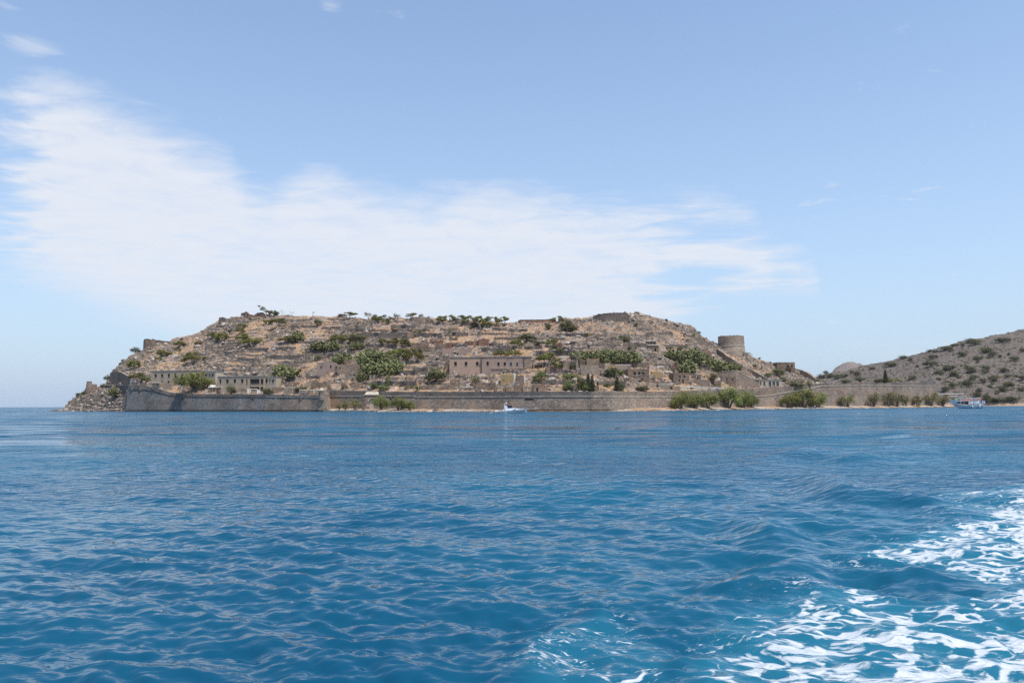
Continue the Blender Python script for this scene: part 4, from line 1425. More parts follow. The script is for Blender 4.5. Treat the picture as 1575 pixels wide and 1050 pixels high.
ruin(673, 702, 592, 602.5, M['ruin'], tops=[(673, 596.5), (689, 591.5), (698, 595.5), (702, 597)], cap=M['rooftile'], jag=0.05, Y=float(Dwall(687)) + 9, label='dark gable wall with a pinkish coping behind the long wall')
ruin(692, 707, 584, 595, M['ruin'], jag=0.3, wins=[(697, 698.5, 587.5, 591), (702, 703.5, 587.5, 591)])
ruin(707.5, 728, 595, 602.3, M['ruinlight'], jag=0.1, cap=M['white'], wins=[(709.5, 725, 596.3, 602.3)], back=4, Y=float(Dwall(717)) + 7, label='white topped open shed front behind the long wall')
# big central building, three faces
Yc = on_ground(740, 573.5)[1]
building('hospital_building', 691.5, 741, 549.6, 572.5, M['pink'], 'plain pink plastered building half with three dark windows on mid slope', depth=9, Y=Yc,
         wins=[(698.6, 702.6, 556.4, 562.3), (714.8, 718.8, 556.4, 562.3), (732, 736, 556.4, 562.3)], lm='the pink building')
rb_, Yc2, Wc, Hc = building('hospital_building', 741.3, 806.3, 548.8, 576, M['pinkold'], 'worn pinkish building half with five small windows and a ledge', depth=9, Y=Yc - 1.0,
         wins=[(748.3, 751.8, 556, 562), (765, 768.4, 557, 562.5), (774.6, 778.2, 557, 562.5)])
for r in ((784.2, 787.8, 557, 562.5), (794, 797.4, 557, 562.5)):
    x0_, x1_, z0_, z1_ = ((r[0] - 741.3) / F * Yc2, (r[1] - 741.3) / F * Yc2, (576 - r[3]) / F * Yc2, (576 - r[2]) / F * Yc2)
    f_ = MB().box(x0_ - 0.12, x1_ + 0.12, -0.1, -0.003, z0_ - 0.15, z1_ + 0.1).build('window', M['cordon'], rb_)
    MB().box(x0_, x1_, -0.12, -0.104, z0_, z1_).build('pane', M['glass'], f_)
MB().box((756 - 741.3) / F * Yc2, Wc, -0.35, -0.003, (576 - 566.8) / F * Yc2, (576 - 566.2) / F * Yc2).build('ledge', M['cordon'], rb_)
building('stone_block', 806.6, 817, 548.9, 577, M['wall'], 'bare grey stone end block right of the worn pinkish building', depth=9, Y=Yc - 1.6)
ruin(685, 691, 554, 566, M['ruin'], look='low stone annex wall', sides=(1, 0), jag=0.4)
# ruins in front of it
ruin(770, 790, 576.5, 589, M['ochre'], wins=[(773, 776, 582, 586.5)], jag=0.4, look='ochre walled roofless room', part='front_wall')
ruin(790.3, 793.2, 574, 595, M['white'], look='tall thin whitish wall end', sides=(0, 0), back=0, jag=0.1)
ruin(748, 750.8, 583.2, 590, M['white'], look='short white masonry pillar', sides=(0, 0), back=0, jag=0.1, cat='pillar', name='masonry_pillar')
ruin(762.5, 766, 586, 590.5, M['white'], look='short white masonry pillar', sides=(0, 0), back=0, jag=0.1, cat='pillar', name='masonry_pillar')
ruin(794, 806, 578, 594, M['ruin'], wins=[(796, 798.5, 591, 594)], look='roofless narrow stone room')
ruin(805.5, 808, 578.5, 588, M['white'], look='short white masonry pillar', sides=(0, 0), back=0, jag=0.1, cat='pillar', name='masonry_pillar')
ruin(734, 761, 588, 600.5, M['ruin'], wins=[(744, 746, 594.5, 598)], look='long low stone house front')
ruin(761.5, 777.5, 593.5, 602, M['ruinlight'], wins=[(763, 775.5, 595, 602)], jag=0.05, Y=float(Dwall(769)) + 7, label='stone doorway block with one wide dark opening behind the long wall')
ruin(778, 804, 594, 602, M['ruin'], Y=float(Dwall(790)) + 8, wins=[(787, 789.5, 598, 602)], look='long low stone house front', jag=0.3)
ruin(804.5, 820, 593.5, 602, M['ruinlight'], Y=float(Dwall(812)) + 8, look='pale low house front', jag=0.3, wins=[(810, 812, 597, 602)])
building('stone_hut', 820.5, 839, 590.5, 602, M['wallwarm'], 'square brown stone hut left of the cypress group behind the wall', cat='hut', depth=6, Y=float(Dwall(830)) + 8, doors=[(825, 827.5, 596, 602)], roof='low', lm='the square brown hut')
ruin(820, 835.5, 557.8, 567.5, M['orange'], wins=[(822, 834, 559.5, 566)], cap=M['white'], jag=0.02, label='open orange shed with pale roof edge right of the worn pinkish building')
ruin(866, 876, 556, 566.5, M['ruin'], look='roofless stone room', jag=0.4)
ruin(886, 891, 556, 567, M['ruinlight'], tops=[(886, 556.5), (888.5, 556.5), (891, 566)], look='steep pale wall end', sides=(1, 0), jag=0.2)
ruin(891.5, 902, 553, 562, M['ruin'], look='roofless stone room', jag=0.3)
ruin(893, 921.5, 561.5, 575, M['ruinlight'], jag=0.15, label='broad pale stone wall below the two windowed ruin', back=4, Y=None)
ruin(902.5, 922, 551.3, 562, M['ruin'], wins=[(908.5, 911, 556.5, 561), (913.5, 916, 556.5, 561)], jag=0.25, label='ruined house with two small dark windows below the cactus thicket')
landmark(912, 560, 'the two windowed ruin')
ruin(922, 930, 558.5, 568, M['ruin'], look='roofless stone room', jag=0.5)
ruin(946, 971, 561.2, 570.5, M['ruinlight'], cap=M['white'], jag=0.05, look='pale topped straight stone wall', sides=(0, 1))
ruin(955, 999, 558, 566.5, M['ruin'], jag=0.5, look='long ragged stone wall', back=3)
building('stone_house', 966, 999, 567.3, 585, M['ruin'], 'square stone house with three upper windows on the lower slope', cat='house', depth=8, wins=[(975, 978.3, 572, 576.2), (982, 985, 572, 576.2), (988.5, 991.3, 572, 576.2)],
         doors=[(986.8, 989.8, 582, 585)], roof='low', lm='the three windowed house', yaw=0.06)
ruin(1003, 1016.5, 571.5, 580, M['ochre'], jag=0.15, look='ochre plastered roofless wall')
building('stone_house', 1036, 1061, 573, 590.5, M['ruin'], 'stone house with two windows over two doors on the lower slope', cat='house', depth=8, wins=[(1045, 1047.3, 577.3, 581), (1052, 1054.3, 577.3, 581)],
         doors=[(1043.8, 1046.2, 583.5, 589), (1049.5, 1052, 583.8, 590)], roof='low', lm='the two doored house', yaw=0.05)
ruin(1062.5, 1092, 584.5, 595, M['wallwarm'], cap=M['ruinlight'], jag=0.1, look='long warm brown walled enclosure')
ruin(1093.8, 1097.5, 583.5, 591.5, M['dark'], jag=0.02, sides=(0, 0), back=0, look='dark timber gate post', cat='gate post', name='gate_post', name_group=None)
ruin(1098.5, 1110, 585, 595, M['ruin'], jag=0.3)
ruin(1000, 1030, 587.5, 594.5, M['ruin'], jag=0.4, cap=M['ruinlight'], look='low ragged stone house wall')
ruin(1013, 1031, 590.5, 600, M['ruinlight'], jag=0.2, cap=M['white'], look='low pale topped roofless room')
ruin(1034, 1046, 594, 600.5, M['wallwarm'], jag=0.2, wins=[(1036.5, 1038.5, 596, 600.5)], look='small warm stone room')
ruin(1110, 1124, 578.5, 590, M['ruinlight'], jag=0.6, look='ragged pale stone house')
ruin(1119, 1132, 579, 594, M['ruin'], jag=0.5, wins=[(1126, 1128, 581, 585)], look='ragged roofless stone house')
ruin(1062, 1078, 575, 584, M['ruin'], jag=0.5, wins=[(1071, 1074, 578, 583)], look='ragged roofless stone house')
# pale wall house on the parapet with its signs
root, Yp, Wp, Hp = building('plastered_wall', 1046.5, 1119.5, 596.3, 601.6, M['cream'], Y=float(Dwall(1046)) + 4, Y1=float(Dwall(1119.5)) + 4, depth=2.0, roof_over=0.1, roof_m=M['white'], label='long low cream plastered wall with a blue sign above the shore tamarisks', cat='wall')
k = Wp / 73.0
MB().box(53.5 * k, 56.8 * k, -0.08, -0.02, 0.5 * k, 3.0 * k).build('blue_sign', plain_mat('blue sign paint', (0.02, 0.035, 0.28), 0.5, 0.1), root)
MB().box(39.8 * k, 43 * k, -0.08, -0.02, 0.8 * k, 2.6 * k).build('grey_sign', plain_mat('grey sign paint', (0.12, 0.14, 0.13), 0.5, 0.1), root)
# modern pavilion
building('pavilion', 1168, 1203.5, 584.2, 595, M['cream'], 'flat roofed cream pavilion with a row of tall dark windows', depth=7, Y=float(Dwall(1186)) + 7, pane=M['glass'],
         wins=[(1169, 1171.2, 586.8, 594), (1174.3, 1177, 586.8, 594), (1182.4, 1186.3, 586.8, 593.4), (1188.3, 1192.3, 586.8, 593.4), (1194.2, 1198, 586.8, 593.4)], lm='the cream pavilion')
# dark blockhouse on the right shoulder
hb_, Yh, Wh, Hh_ = building('blockhouse', 1195.2, 1223, 557, 573.5, M['ruin'], 'dark square stone blockhouse with a balcony on the right shoulder', depth=8,
         wins=[(1211.2, 1213.8, 561.3, 565.6), (1217, 1219.6, 561, 564.5)], doors=[(1214.8, 1217.4, 568.8, 573)], roof='low', lm='the dark blockhouse')
k = Yh / F
bal = MB().box((1209 - 1195.2) * k, (1217 - 1195.2) * k, -0.9, -0.003, (573.5 - 566.6) * k, (573.5 - 566.1) * k)
for j in range(9):
    xx = (1209.2 + j * 0.93 - 1195.2) * k
    bal.box(xx, xx + 0.06, -0.88, -0.82, (573.5 - 566.1) * k, (573.5 - 563.6) * k)
bal.box((1209 - 1195.2) * k, (1217 - 1195.2) * k, -0.9, -0.8, (573.5 - 563.6) * k, (573.5 - 563.3) * k)
bal.build('balcony', M['dark'], hb_)
# small two level hut with pale roofs
building('pale_hut', 993.8, 1009.5, 524.3, 534, M['wallwarm'], 'small hut with pale flat roof, the upper of two stepped blocks', cat='hut', depth=5, roof_m=M['white'], roof_over=0.35,
         wins=[(999.5, 1003, 526.8, 529), (1005, 1007.5, 526.8, 529)], lm='the stepped pale roofed huts')
building('pale_hut', 997.5, 1013.3, 531, 541.3, M['wallwarm'], 'small hut with a dark door, the lower of two stepped blocks', cat='hut', depth=4, roof_m=M['white'], roof_over=0.35, doors=[(1006.5, 1009.5, 535.3, 541)])

# mid-slope ruins
ruin(626.5, 640.5, 511.8, 519.5, M['ruin'], jag=0.15, wins=[(637, 639.3, 513, 519.5)], look='small square ruin with a white door jamb', cap=M['ruinlight'])
ruin(653.5, 658.8, 520.5, 537.5, M['ruin'], jag=0.3, tops=[(653.5, 522), (656, 520.5), (658.8, 527)], look='tall broken wall fin', sides=(0, 1), back=3)
ruin(633, 653, 527.5, 536, M['ruin'], jag=0.4)
ruin(658.5, 668, 534, 538.5, M['ruin'], jag=0.3, tops=[(658.5, 532), (668, 537)], look='low stepped wall stub', sides=(0, 0))
ruin(661, 672, 522, 529, M['redstone'], jag=0.5, wins=[(664, 666, 524, 529), (669, 670.5, 524, 529)], look='reddish roofless stone room')
ruin(672, 681, 523.5, 528.5, M['redstone'], jag=0.4, look='reddish roofless stone room')
ruin(670, 686, 529, 537, M['ruin'], jag=0.5, look='ragged roofless stone house')
ruin(680, 704.5, 535.8, 544.5, M['pinkold'], jag=0.15, look='long pinkish plaster wall', sides=(1, 0))
ruin(705, 725, 536.5, 544.5, M['pinkold'], jag=0.2, look='long pinkish plaster wall', sides=(0, 1))
ruin(686, 707, 527.5, 532.5, M['redstone'], jag=0.2, look='low reddish enclosure wall', cap=M['ruinlight'])
ruin(715.5, 729, 525, 531.8, M['redstone'], jag=0.3, look='small red stone room', cap=M['ruinlight'])
ruin(736, 751.5, 521, 532, M['redstone'], jag=0.5, label='red stone ruin block standing mid slope above the pink building', Y=None)
ruin(730, 736, 523.5, 531.8, M['redstone'], jag=0.3, look='narrow red stone wall', sides=(0, 0))
landmark(743, 527, 'the red stone ruin')
ruin(690, 698, 548.5, 556, M['ruinlight'], jag=0.3, look='pale arched stone stub', sides=(0, 0))
ruin(545, 560, 568, 575, M['ruin'], jag=0.5, look='low ragged stone wall', sides=(0, 1))
ruin(568, 588, 576.5, 584, M['ruinlight'], jag=0.4, look='low ragged pale wall', sides=(0, 0))
ruin(840, 872, 564, 569.5, M['ruin'], jag=0.3, look='low ragged stone wall', sides=(1, 1))
ruin(1112, 1119, 541.5, 552, M['orange'], jag=0.4, look='rusty orange earth wall', sides=(1, 0))
ruin(1080, 1095, 537, 549, M['ruin'], tops=[(1080, 537), (1090, 537.5), (1095, 543)], jag=0.2, look='dark retaining wall', sides=(0, 1))

# many further stubs of fallen house walls between the lower terraces
rst = random.Random(21)
taken = [(p_[0], p_[2]) for p_ in []]
tries = 0
while len(taken) < 52 and tries < 900:
    tries += 1
    zone = rst.random()
    if zone < .6: px_, yb_ = rst.uniform(560, 1125), rst.uniform(574, 600)
    elif zone < .85: px_, yb_ = rst.uniform(600, 1080), rst.uniform(520, 574)
    else: px_, yb_ = rst.uniform(430, 560), rst.uniform(560, 600)
    if any(abs(px_ - a) < 12 and abs(yb_ - b) < 5 for a, b in taken): continue
    if any(abs(px_ - T[1]) < 12 and abs(yb_ - T[2]) < 6 for T in THINGS): continue
    if 688 < px_ < 822 and 545 < yb_ < 580: continue
    taken.append((px_, yb_))
    wd_ = rst.uniform(5, 15); hh_ = rst.uniform(2.5, 5.5)
    mt_ = rst.choice(['ruin', 'ruin', 'ruinlight', 'wallwarm', 'dry'])
    wn_ = [(px_ + wd_ * .35, px_ + wd_ * .35 + 1.8, yb_ - hh_ * .7, yb_ - .2)] if rst.random() < .35 and hh_ > 3.5 else []
    look_ = {'ruin': 'fallen brown house wall', 'ruinlight': 'fallen pale house wall', 'wallwarm': 'fallen reddish house wall', 'dry': 'fallen dark house wall'}[mt_]
    ruin(px_, px_ + wd_, yb_ - hh_, yb_, M[mt_], jag=rst.uniform(.3, .9), back=rst.uniform(2, 5), sides=(rst.random() < .6, rst.random() < .6), wins=wn_, look=look_, yaw=rst.uniform(-.35, .35), cap=M['ruinlight'] if rst.random() < .3 else None)

# ------------------------------------------------------------------ upper fort works
def sloped_wall(pts, label, mat, th=1.2, merl=False, cat='fort wall', name='rampart_wall', Ys=None, coping=None):
    """pts = (px, y top, y base)"""
    P3 = []
    for i, (px, yt, yb) in enumerate(pts):
        Y = Ys[i] if Ys is not None else on_ground(px, yb)[1]
        P3.append((px, yt, yb, Y))
    a = np.array(P3)
    xs = np.linspace(a[0, 0], a[-1, 0], max(8, int((a[-1, 0] - a[0, 0]) / 1.5)))
    Yv = np.interp(xs, a[:, 0], np.convolve(np.pad(a[:, 3], 1, mode='edge'), [.25, .5, .25], 'valid'))
    zt = zray(xs, np.interp(xs, a[:, 0], a[:, 1]), Yv) + 0.35 * pnoise(xs * 0.55, xs * 0 + pts[0][0], 17) + 0.2 * pnoise(xs * 1.7, xs * 0, 18); zb = zray(xs, np.interp(xs, a[:, 0], a[:, 2]), Yv) - 3
    X = (xs - 787.5) / FS * Yv
    m = len(xs) // 2
    c = np.array([X[m], Yv[m], zb[m] + 3])
    root = empty(name, c)
    strip_wall(root, 'wall_face', mat, [(X[i] - c[0], Yv[i] - c[1], zb[i] - c[2], zt[i] - c[2], 0.2) for i in range(len(xs))], th)
    strip_wall(root, 'coping', coping or M['ruinlight'], [(X[i] - c[0], Yv[i] - c[1] - 0.12, zt[i] - c[2] + 0.002, zt[i] - c[2] + 0.3 + (0.25 if (merl and i % 2) else 0), 0.0) for i in range(len(xs))], th + 0.3)
    tag(root, label, cat, 'ramparts on the upper slopes', 'thing')
    return root


sloped_wall([(1055, 513.5, 519), (1066, 516.5, 524), (1075, 520, 529), (1085, 523.5, 531), (1093, 527, 532), (1103, 531, 534), (1113, 534.5, 537)], 'sloping stone rampart descending towards the round tower from the crag', M['wall'])
sloped_wall([(1104, 537, 541), (1112, 542, 547), (1118, 547, 557), (1130, 554, 562), (1140, 561, 567), (1148, 566.5, 568.5)], 'steep sloping rampart with a dark shaded face below the round tower', M['wall'])
sloped_wall([(1104, 573, 581), (1112, 571.5, 584), (1130, 570, 592), (1134, 570.5, 593), (1145, 577, 594), (1158, 583.5, 595), (1168, 588.5, 595.5)], 'large stone wall sloping down to the cream pavilion', M['wallwarm'])
sloped_wall([(1151, 567, 572), (1158, 570, 575), (1165, 573.5, 581), (1174, 579, 584), (1183, 583.5, 586)], 'short sloping rampart above the cream pavilion', M['wall'])
sloped_wall([(1223, 567, 572), (1232, 569.5, 574), (1240, 572.5, 577), (1247, 577, 582), (1254, 582.5, 586), (1258, 586, 588)], 'curving crenellated wall descending right of the dark blockhouse', M['ruinlight'], merl=True)
sloped_wall([(217, 525, 537), (219, 521.5, 538), (227, 522, 537), (228, 523.5, 536), (232, 521.5, 536), (236, 523.5, 533), (246, 524.5, 531), (257, 526, 529)], 'dark ruined bastion on the left shoulder skyline', M['ruin'], coping=M['ruin'])
landmark(236, 528, 'the left shoulder bastion')
sloped_wall([(167, 574, 592), (172, 572, 592.5), (178, 571.2, 592.5), (185, 573.5, 592.5), (193, 578, 592), (199, 582, 591.5)], 'tall weathered stone wall with a curved top above the point', M['ruin'], coping=M['ruinlight'])
landmark(183, 582, 'the curved top wall')
sloped_wall([(153, 592.5, 595), (170, 592.8, 597), (185, 592.5, 601), (196.5, 592.3, 604)], 'low retaining wall joining the point to the dark left bastion', M['dry'])
sloped_wall([(367, 482, 489), (372, 481.8, 489), (373, 480, 489), (377, 480.5, 489), (378, 483, 489), (386, 485.5, 488.5), (391, 483, 488.5), (393, 480.5, 488), (395, 482.5, 488), (398, 480.3, 488), (403, 482.5, 488), (405, 486, 488.5)],
            'broken ruin wall on the skyline left of the windswept pine', M['ruin'], coping=M['ruin'], th=0.7)
sloped_wall([(797, 494, 496.5), (800, 492.3, 496), (820, 492.2, 495.5), (856, 491.7, 495)], 'thin dark level wall along the middle of the skyline', M['redstone'], coping=M['dry'], th=0.8)
sloped_wall([(914, 486.5, 491), (920, 484.5, 492), (932, 482.5, 494), (950, 481.5, 494.5), (964, 481.5, 494), (969, 486, 494)], 'dark grey stone revetment just below the summit', M['dry'], coping=M['dry'])
landmark(945, 488, 'the summit revetment')
# pillar-like ruin left of the skyline ruin
for (a, b, yt, yb) in ((336.5, 345.5, 488, 496.5), (347, 353, 489.5, 497), (354.5, 362.5, 487, 495.5)):
    ruin(a, b, yt, yb, M['dry'] if a < 340 else M['ruinlight'], jag=0.5, look='blocky ruin stub on the left skyline', back=3)
# round stone enclosure under the skyline pines
p = on_ground(644, 497); k = p[1] / F
root = empty('stone_enclosure', p)
MB().lathe([(17 * k, -4), (16.6 * k, 2.2), (16.4 * k, 9.5 * k), (15 * k, 10.5 * k), (14.6 * k, 9.0 * k), (14.6 * k, 3 * k)], 40, False).build('ring_wall', M['wall'], root, loc=(0, 16.6 * k, 0))
tag(root, 'round pale stone enclosure under the skyline pines', 'enclosure')
landmark(644, 490, 'the round stone enclosure')
# white dome and left turret on the point
p = on_ground(203.5, 592.5); k = p[1] / F
MBd = MB().lathe([(3.4 * k, -1.5), (3.4 * k, 1.6), (3.1 * k, 2.4), (2.2 * k, 3.2), (1.0 * k, 3.7), (.1, 3.85)], 18)
root = MBd.build('domed_chapel', M['white'], loc=p)
tag(root, 'tiny white domed stone hut right of the curved top wall', 'hut')
p = on_depth(137, 600, float(Dwall(137)) + 30); k = p[1] / F
root = empty('point_turret', p)
MB().lathe([(5.6 * k, -6), (4.6 * k, 2), (3.6 * k, 12.6 * k), (3.8 * k, 12.9 * k), (3.8 * k, 13.6 * k)], 20).build('drum', M['wall'], root)
MB().box(-0.2, 6 * k, 0.5, 2.2, -3, 9.4 * k).build('wing_wall', M['ruinlight'], root, loc=(3 * k, 0, 0))
tag(root, 'small tapering stone lookout turret at the left point', 'turret')
landmark(138, 592, 'the left point turret')
# low pale walls behind the left bastion
ruin(207, 230, 590, 596.5, M['ruinlight'], jag=0.3, cap=M['white'], look='low whitish broken wall', sides=(0, 1), Y=float(Dwall(218)) + 10)
ruin(231, 250, 588.5, 598, M['ruinlight'], jag=0.4, cap=M['white'], look='low whitish broken wall', sides=(1, 1), Y=float(Dwall(240)) + 9)
ruin(250, 264, 588.5, 601, M['ruinlight'], jag=0.3, look='pale roofless stone block', Y=float(Dwall(256)) + 8, tops=[(250, 592), (257, 588.5), (263, 589.5), (264, 597)])

# round tower
TX, TY = 1124.8, on_ground(1125, 541.5)[1] + 6
k = TY / F
p = on_depth(TX, 541.5, TY)
root = empty('round_tower', p)
r0 = 19.8 * k
MB().lathe([(r0 * 1.12, -6), (r0 * 1.06, 0), (r0 * 1.0, 8 * k)], 48).build('sloping_base', M['towerbase'], root)
MB().lathe([(r0 * 1.0, 8.0 * k + .01), (r0 * 1.03, 8.3 * k), (r0 * 1.03, 8.9 * k), (r0 * 0.99, 9.2 * k)], 48, False).build('string_course', M['cordon'], root)
MB().lathe([(r0 * 0.985, 8.5 * k), (r0 * 0.985, 23.6 * k), (r0 * 0.86, 23.7 * k), (r0 * 0.86, 21 * k)], 48, False).build('drum', M['tower'], root)
for j in range(22):
    if rnd.random() < 0.12: continue
    a0 = j * 2 * math.pi / 22; a1 = a0 + 0.215
    hh = 24.6 * k + rnd.uniform(-0.15, 0.1)
    vs = []
    for zz in (23.71 * k, hh):
        for (aa, rr_) in ((a0, 0.98), (a1, 0.98), (a1, 0.88), (a0, 0.88)):
            vs.append((r0 * rr_ * math.cos(aa), r0 * rr_ * math.sin(aa), zz))
    MB().add(vs, [(0, 3, 2, 1), (4, 5, 6, 7), (0, 1, 5, 4), (1, 2, 6, 5), (2, 3, 7, 6), (3, 0, 4, 7)]).build('merlon', M['tower'], root)
MB().box(-0.35, 0.35, -0.1, 0.35, 13 * k, 15.5 * k).build('loophole', M['dark'], root, loc=(r0 * 0.985 * math.cos(-0.35), r0 * 0.985 * math.sin(-0.35), 0), rotz=-0.35 + math.pi / 2)
tag(root, 'round stone tower with a crenellated top on the right shoulder', 'tower')
landmark(1125, 528, 'the round tower')

# red earth scar near the summit is bare ground; landmarks for labels
for L in ((300, 590, 'the big tamarisk'), (784, 630, 'the motor cruiser'), (1490, 620, 'the excursion boat'), (585, 558, 'the large cactus thicket'), (930, 548, 'the long cactus row'),
          (1065, 556, 'the right cactus thicket'), (950, 592, 'the cypress pair'), (407, 474, 'the windswept pine'), (742, 492, 'the skyline pine grove'), (858, 488, 'the umbrella pine'),
          (1430, 586, 'the right end of the wall'), (1362, 578, 'the lone cypress')):
    landmark(*L)

# ------------------------------------------------------------------ vegetation
def unit(n, rs):
    v = rs.normal(size=(n, 3)); return v / np.linalg.norm(v, axis=1)[:, None]


def leaf_cloud(blobs, n, size, seed, shell=0.55, flat=0.0):
    """leaf-sized faces spread through blobs (cx,cy,cz,rx,ry,rz) of a unit crown"""
    rs = np.random.RandomState(seed)
    vol = np.array([b[3] * b[4] * b[5] for b in blobs]) ** 0.67
    which = rs.choice(len(blobs), n, p=vol / vol.sum())
    B = np.array(blobs)[which]
    d = unit(n, rs)
    r = 1 - (1 - shell) * rs.rand(n) ** 1.3
    r = r * (1 + 0.12 * rs.normal(size=n))
    c = B[:, :3] + d * r[:, None] * B[:, 3:]
    nor = d + rs.normal(size=(n, 3)) * 0.6 + np.array([0, 0, 0.35])
    nor /= np.linalg.norm(nor, axis=1)[:, None]
    a = np.cross(nor, unit(n, rs)); a /= np.linalg.norm(a, axis=1)[:, None] + 1e-9
    b = np.cross(nor, a)
    s = size * rs.uniform(0.55, 1.35, n)[:, None]
    e = 0.45 + 0.4 * rs.rand(n)[:, None]
    vs = np.stack([c - a * s, c - b * s * e, c + a * s, c + b * s * e], 1).reshape(-1, 3)
    fs = np.arange(4 * n).reshape(n, 4)
    return vs, fs


def mesh_np(name, vs, fs, mat):
    me = bpy.data.meshes.new(name)
    fs = np.asarray(fs)
    me.vertices.add(len(vs)); me.vertices.foreach_set('co', np.asarray(vs, np.float32).ravel())
    me.loops.add(fs.size); me.loops.foreach_set('vertex_index', fs.ravel().astype(np.int32))
    me.polygons.add(len(fs)); me.polygons.foreach_set('loop_start', np.arange(0, fs.size, fs.shape[1], dtype=np.int32))
    me.polygons.foreach_set('loop_total', np.full(len(fs), fs.shape[1], np.int32))
    me.update(calc_edges=True)
    me.shade_flat()
    me.materials.append(mat)
    return me


def trunk_mesh(name, stems, mat):
    mb = MB()
    for pts, rad in stems:
        mb.tube(pts, rad, 5)
    me = bpy.data.meshes.new(name)
    me.from_pydata(mb.v, [], mb.f); me.update(); me.materials.append(mat)
    return me


def blob_set(rs, n, spread, zr, size, flat=0.6):
    bl = []
    for i in range(n):
        a = rs.rand() * 6.283; r = spread * math.sqrt(rs.rand())
        q = size * rs.uniform(0.65, 1.25)
        z = rs.uniform(*zr) * (1 - 0.45 * (r / max(spread, .01)) ** 2)
        bl.append((r * math.cos(a), r * math.sin(a), z, q, q, q * flat))
    return bl


VAR = {}     # kind -> list of (crown mesh, trunk mesh); every variant fits a unit box: width 1, height 1


def fit(vs):
    vs = np.array(vs)
    lo = np.percentile(vs, 1, axis=0); hi = np.percentile(vs, 99, axis=0)
    sx = max(hi[0] - lo[0], hi[1] - lo[1]); cx = (lo + hi) / 2
    vs[:, :2] = (vs[:, :2] - cx[:2]) / sx
    vs[:, 2] = vs[:, 2] / hi[2]
    return vs


def add_kind(kind, mat, tmat, blobs_fn, n, size, nvar=3, stems_fn=None, shell=0.5):
    VAR[kind] = []
    for v in range(nvar):
        rs = np.random.RandomState(hash(kind) % 1 + 100 * v + len(kind) * 7 + sum(map(ord, kind)))
        vs, fs = leaf_cloud(blobs_fn(rs), n, size, 17 * v + sum(map(ord, kind)), shell)
        crown = mesh_np('crown', fit(vs), fs, M[mat])
        tr = trunk_mesh('trunk', stems_fn(rs), M[tmat])
        VAR[kind].append((crown, tr))


def multi_stems(rs, k=4, h=0.55, spread=0.25, r=0.035):
    st = []
    for i in range(k):
        a = rs.rand() * 6.28; q = spread * rs.uniform(0.4, 1.1)
        x, y = q * math.cos(a), q * math.sin(a)
        st.append(([(0.15 * x, 0.15 * y, -0.08), (0.5 * x, 0.5 * y, h * 0.5), (x, y, h), (1.5 * x, 1.5 * y, h * 1.45)], [r, r * .8, r * .55, r * .2]))
    return st


add_kind('tam', 'tam', 'bark', lambda rs: [(0, 0, .52, .34, .34, .38)] + blob_set(rs, 14, .40, (.30, .85), .17, 1.1), 4200, .021, 4, lambda rs: multi_stems(rs, 4, .45, .22, .04), .3)
add_kind('tamdry', 'tamdry', 'bark', lambda rs: [(0, 0, .5, .3, .3, .36)] + blob_set(rs, 11, .38, (.35, .85), .16, 1.1), 2000, .022, 3, lambda rs: multi_stems(rs, 5, .6, .3, .03), .2)
add_kind('pine', 'pine', 'barkpale', lambda rs: blob_set(rs, 12, .42, (.40, .82), .18, .8), 2200, .032, 4, lambda rs: multi_stems(rs, 4, .62, .28, .028), .35)
add_kind('umbrella', 'pine', 'barkpale', lambda rs: blob_set(rs, 13, .44, (.52, .80), .15, .6), 2200, .029, 4, lambda rs: multi_stems(rs, 4, .66, .34, .022), .35)
add_kind('bush', 'bush', 'bark', lambda rs: [(0, 0, .4, .38, .38, .45)] + blob_set(rs, 8, .32, (.3, .72), .17, .9), 1500, .032, 4, lambda rs: multi_stems(rs, 3, .35, .15, .03), .45)
add_kind('green', 'green', 'bark', lambda rs: [(0, 0, .4, .36, .36, .42)] + blob_set(rs, 8, .34, (.3, .7), .17, .8), 1100, .034, 3, lambda rs: multi_stems(rs, 3, .35, .15, .025), .4)
add_kind('euph', 'euph', 'bark', lambda rs: blob_set(rs, 12, .42, (.3, .62), .14, .8), 800, .034, 3, lambda rs: multi_stems(rs, 4, .3, .25, .02), .3)
add_kind('grey', 'grey', 'barkpale', lambda rs: blob_set(rs, 12, .38, (.35, .75), .15, .95), 520, .026, 3, lambda rs: multi_stems(rs, 8, .5, .35, .014), .15)
add_kind('red', 'red', 'bark', lambda rs: blob_set(rs, 10, .36, (.35, .8), .15, 1.1), 600, .03, 2, lambda rs: multi_stems(rs, 6, .5, .3, .018), .2)
add_kind('olea', 'olea', 'bark', lambda rs: blob_set(rs, 9, .36, (.3, .75), .17, 1.0), 700, .034, 2, lambda rs: multi_stems(rs, 4, .4, .2, .02), .4)
add_kind('cyp', 'cyp', 'bark', lambda rs: [(0, 0, .08 + .84 * i / 9, .42 * (1 - (i / 10.5) ** 1.7) + .05, .42 * (1 - (i / 10.5) ** 1.7) + .05, .13) for i in range(10)], 1300, .045, 3, lambda rs: [([(0, 0, -.05), (0, 0, .8)], [.06, .02])], .55)
add_kind('mshrub', 'mshrub', 'bark', lambda rs: [(0, 0, .35, .4, .4, .38)] + blob_set(rs, 9, .36, (.2, .65), .17, .8), 1200, .034, 4, lambda rs: multi_stems(rs, 3, .3, .2, .03), .45)


def wind_fn(rs):
    bl = []
    for i in range(9):
        u = i / 8.0
        bl.append((-.42 + .8 * u + rs.normal() * .03, rs.normal() * .1, .86 - .5 * u + rs.normal() * .05, .12 + .04 * rs.rand(), .14, .10))
    return bl


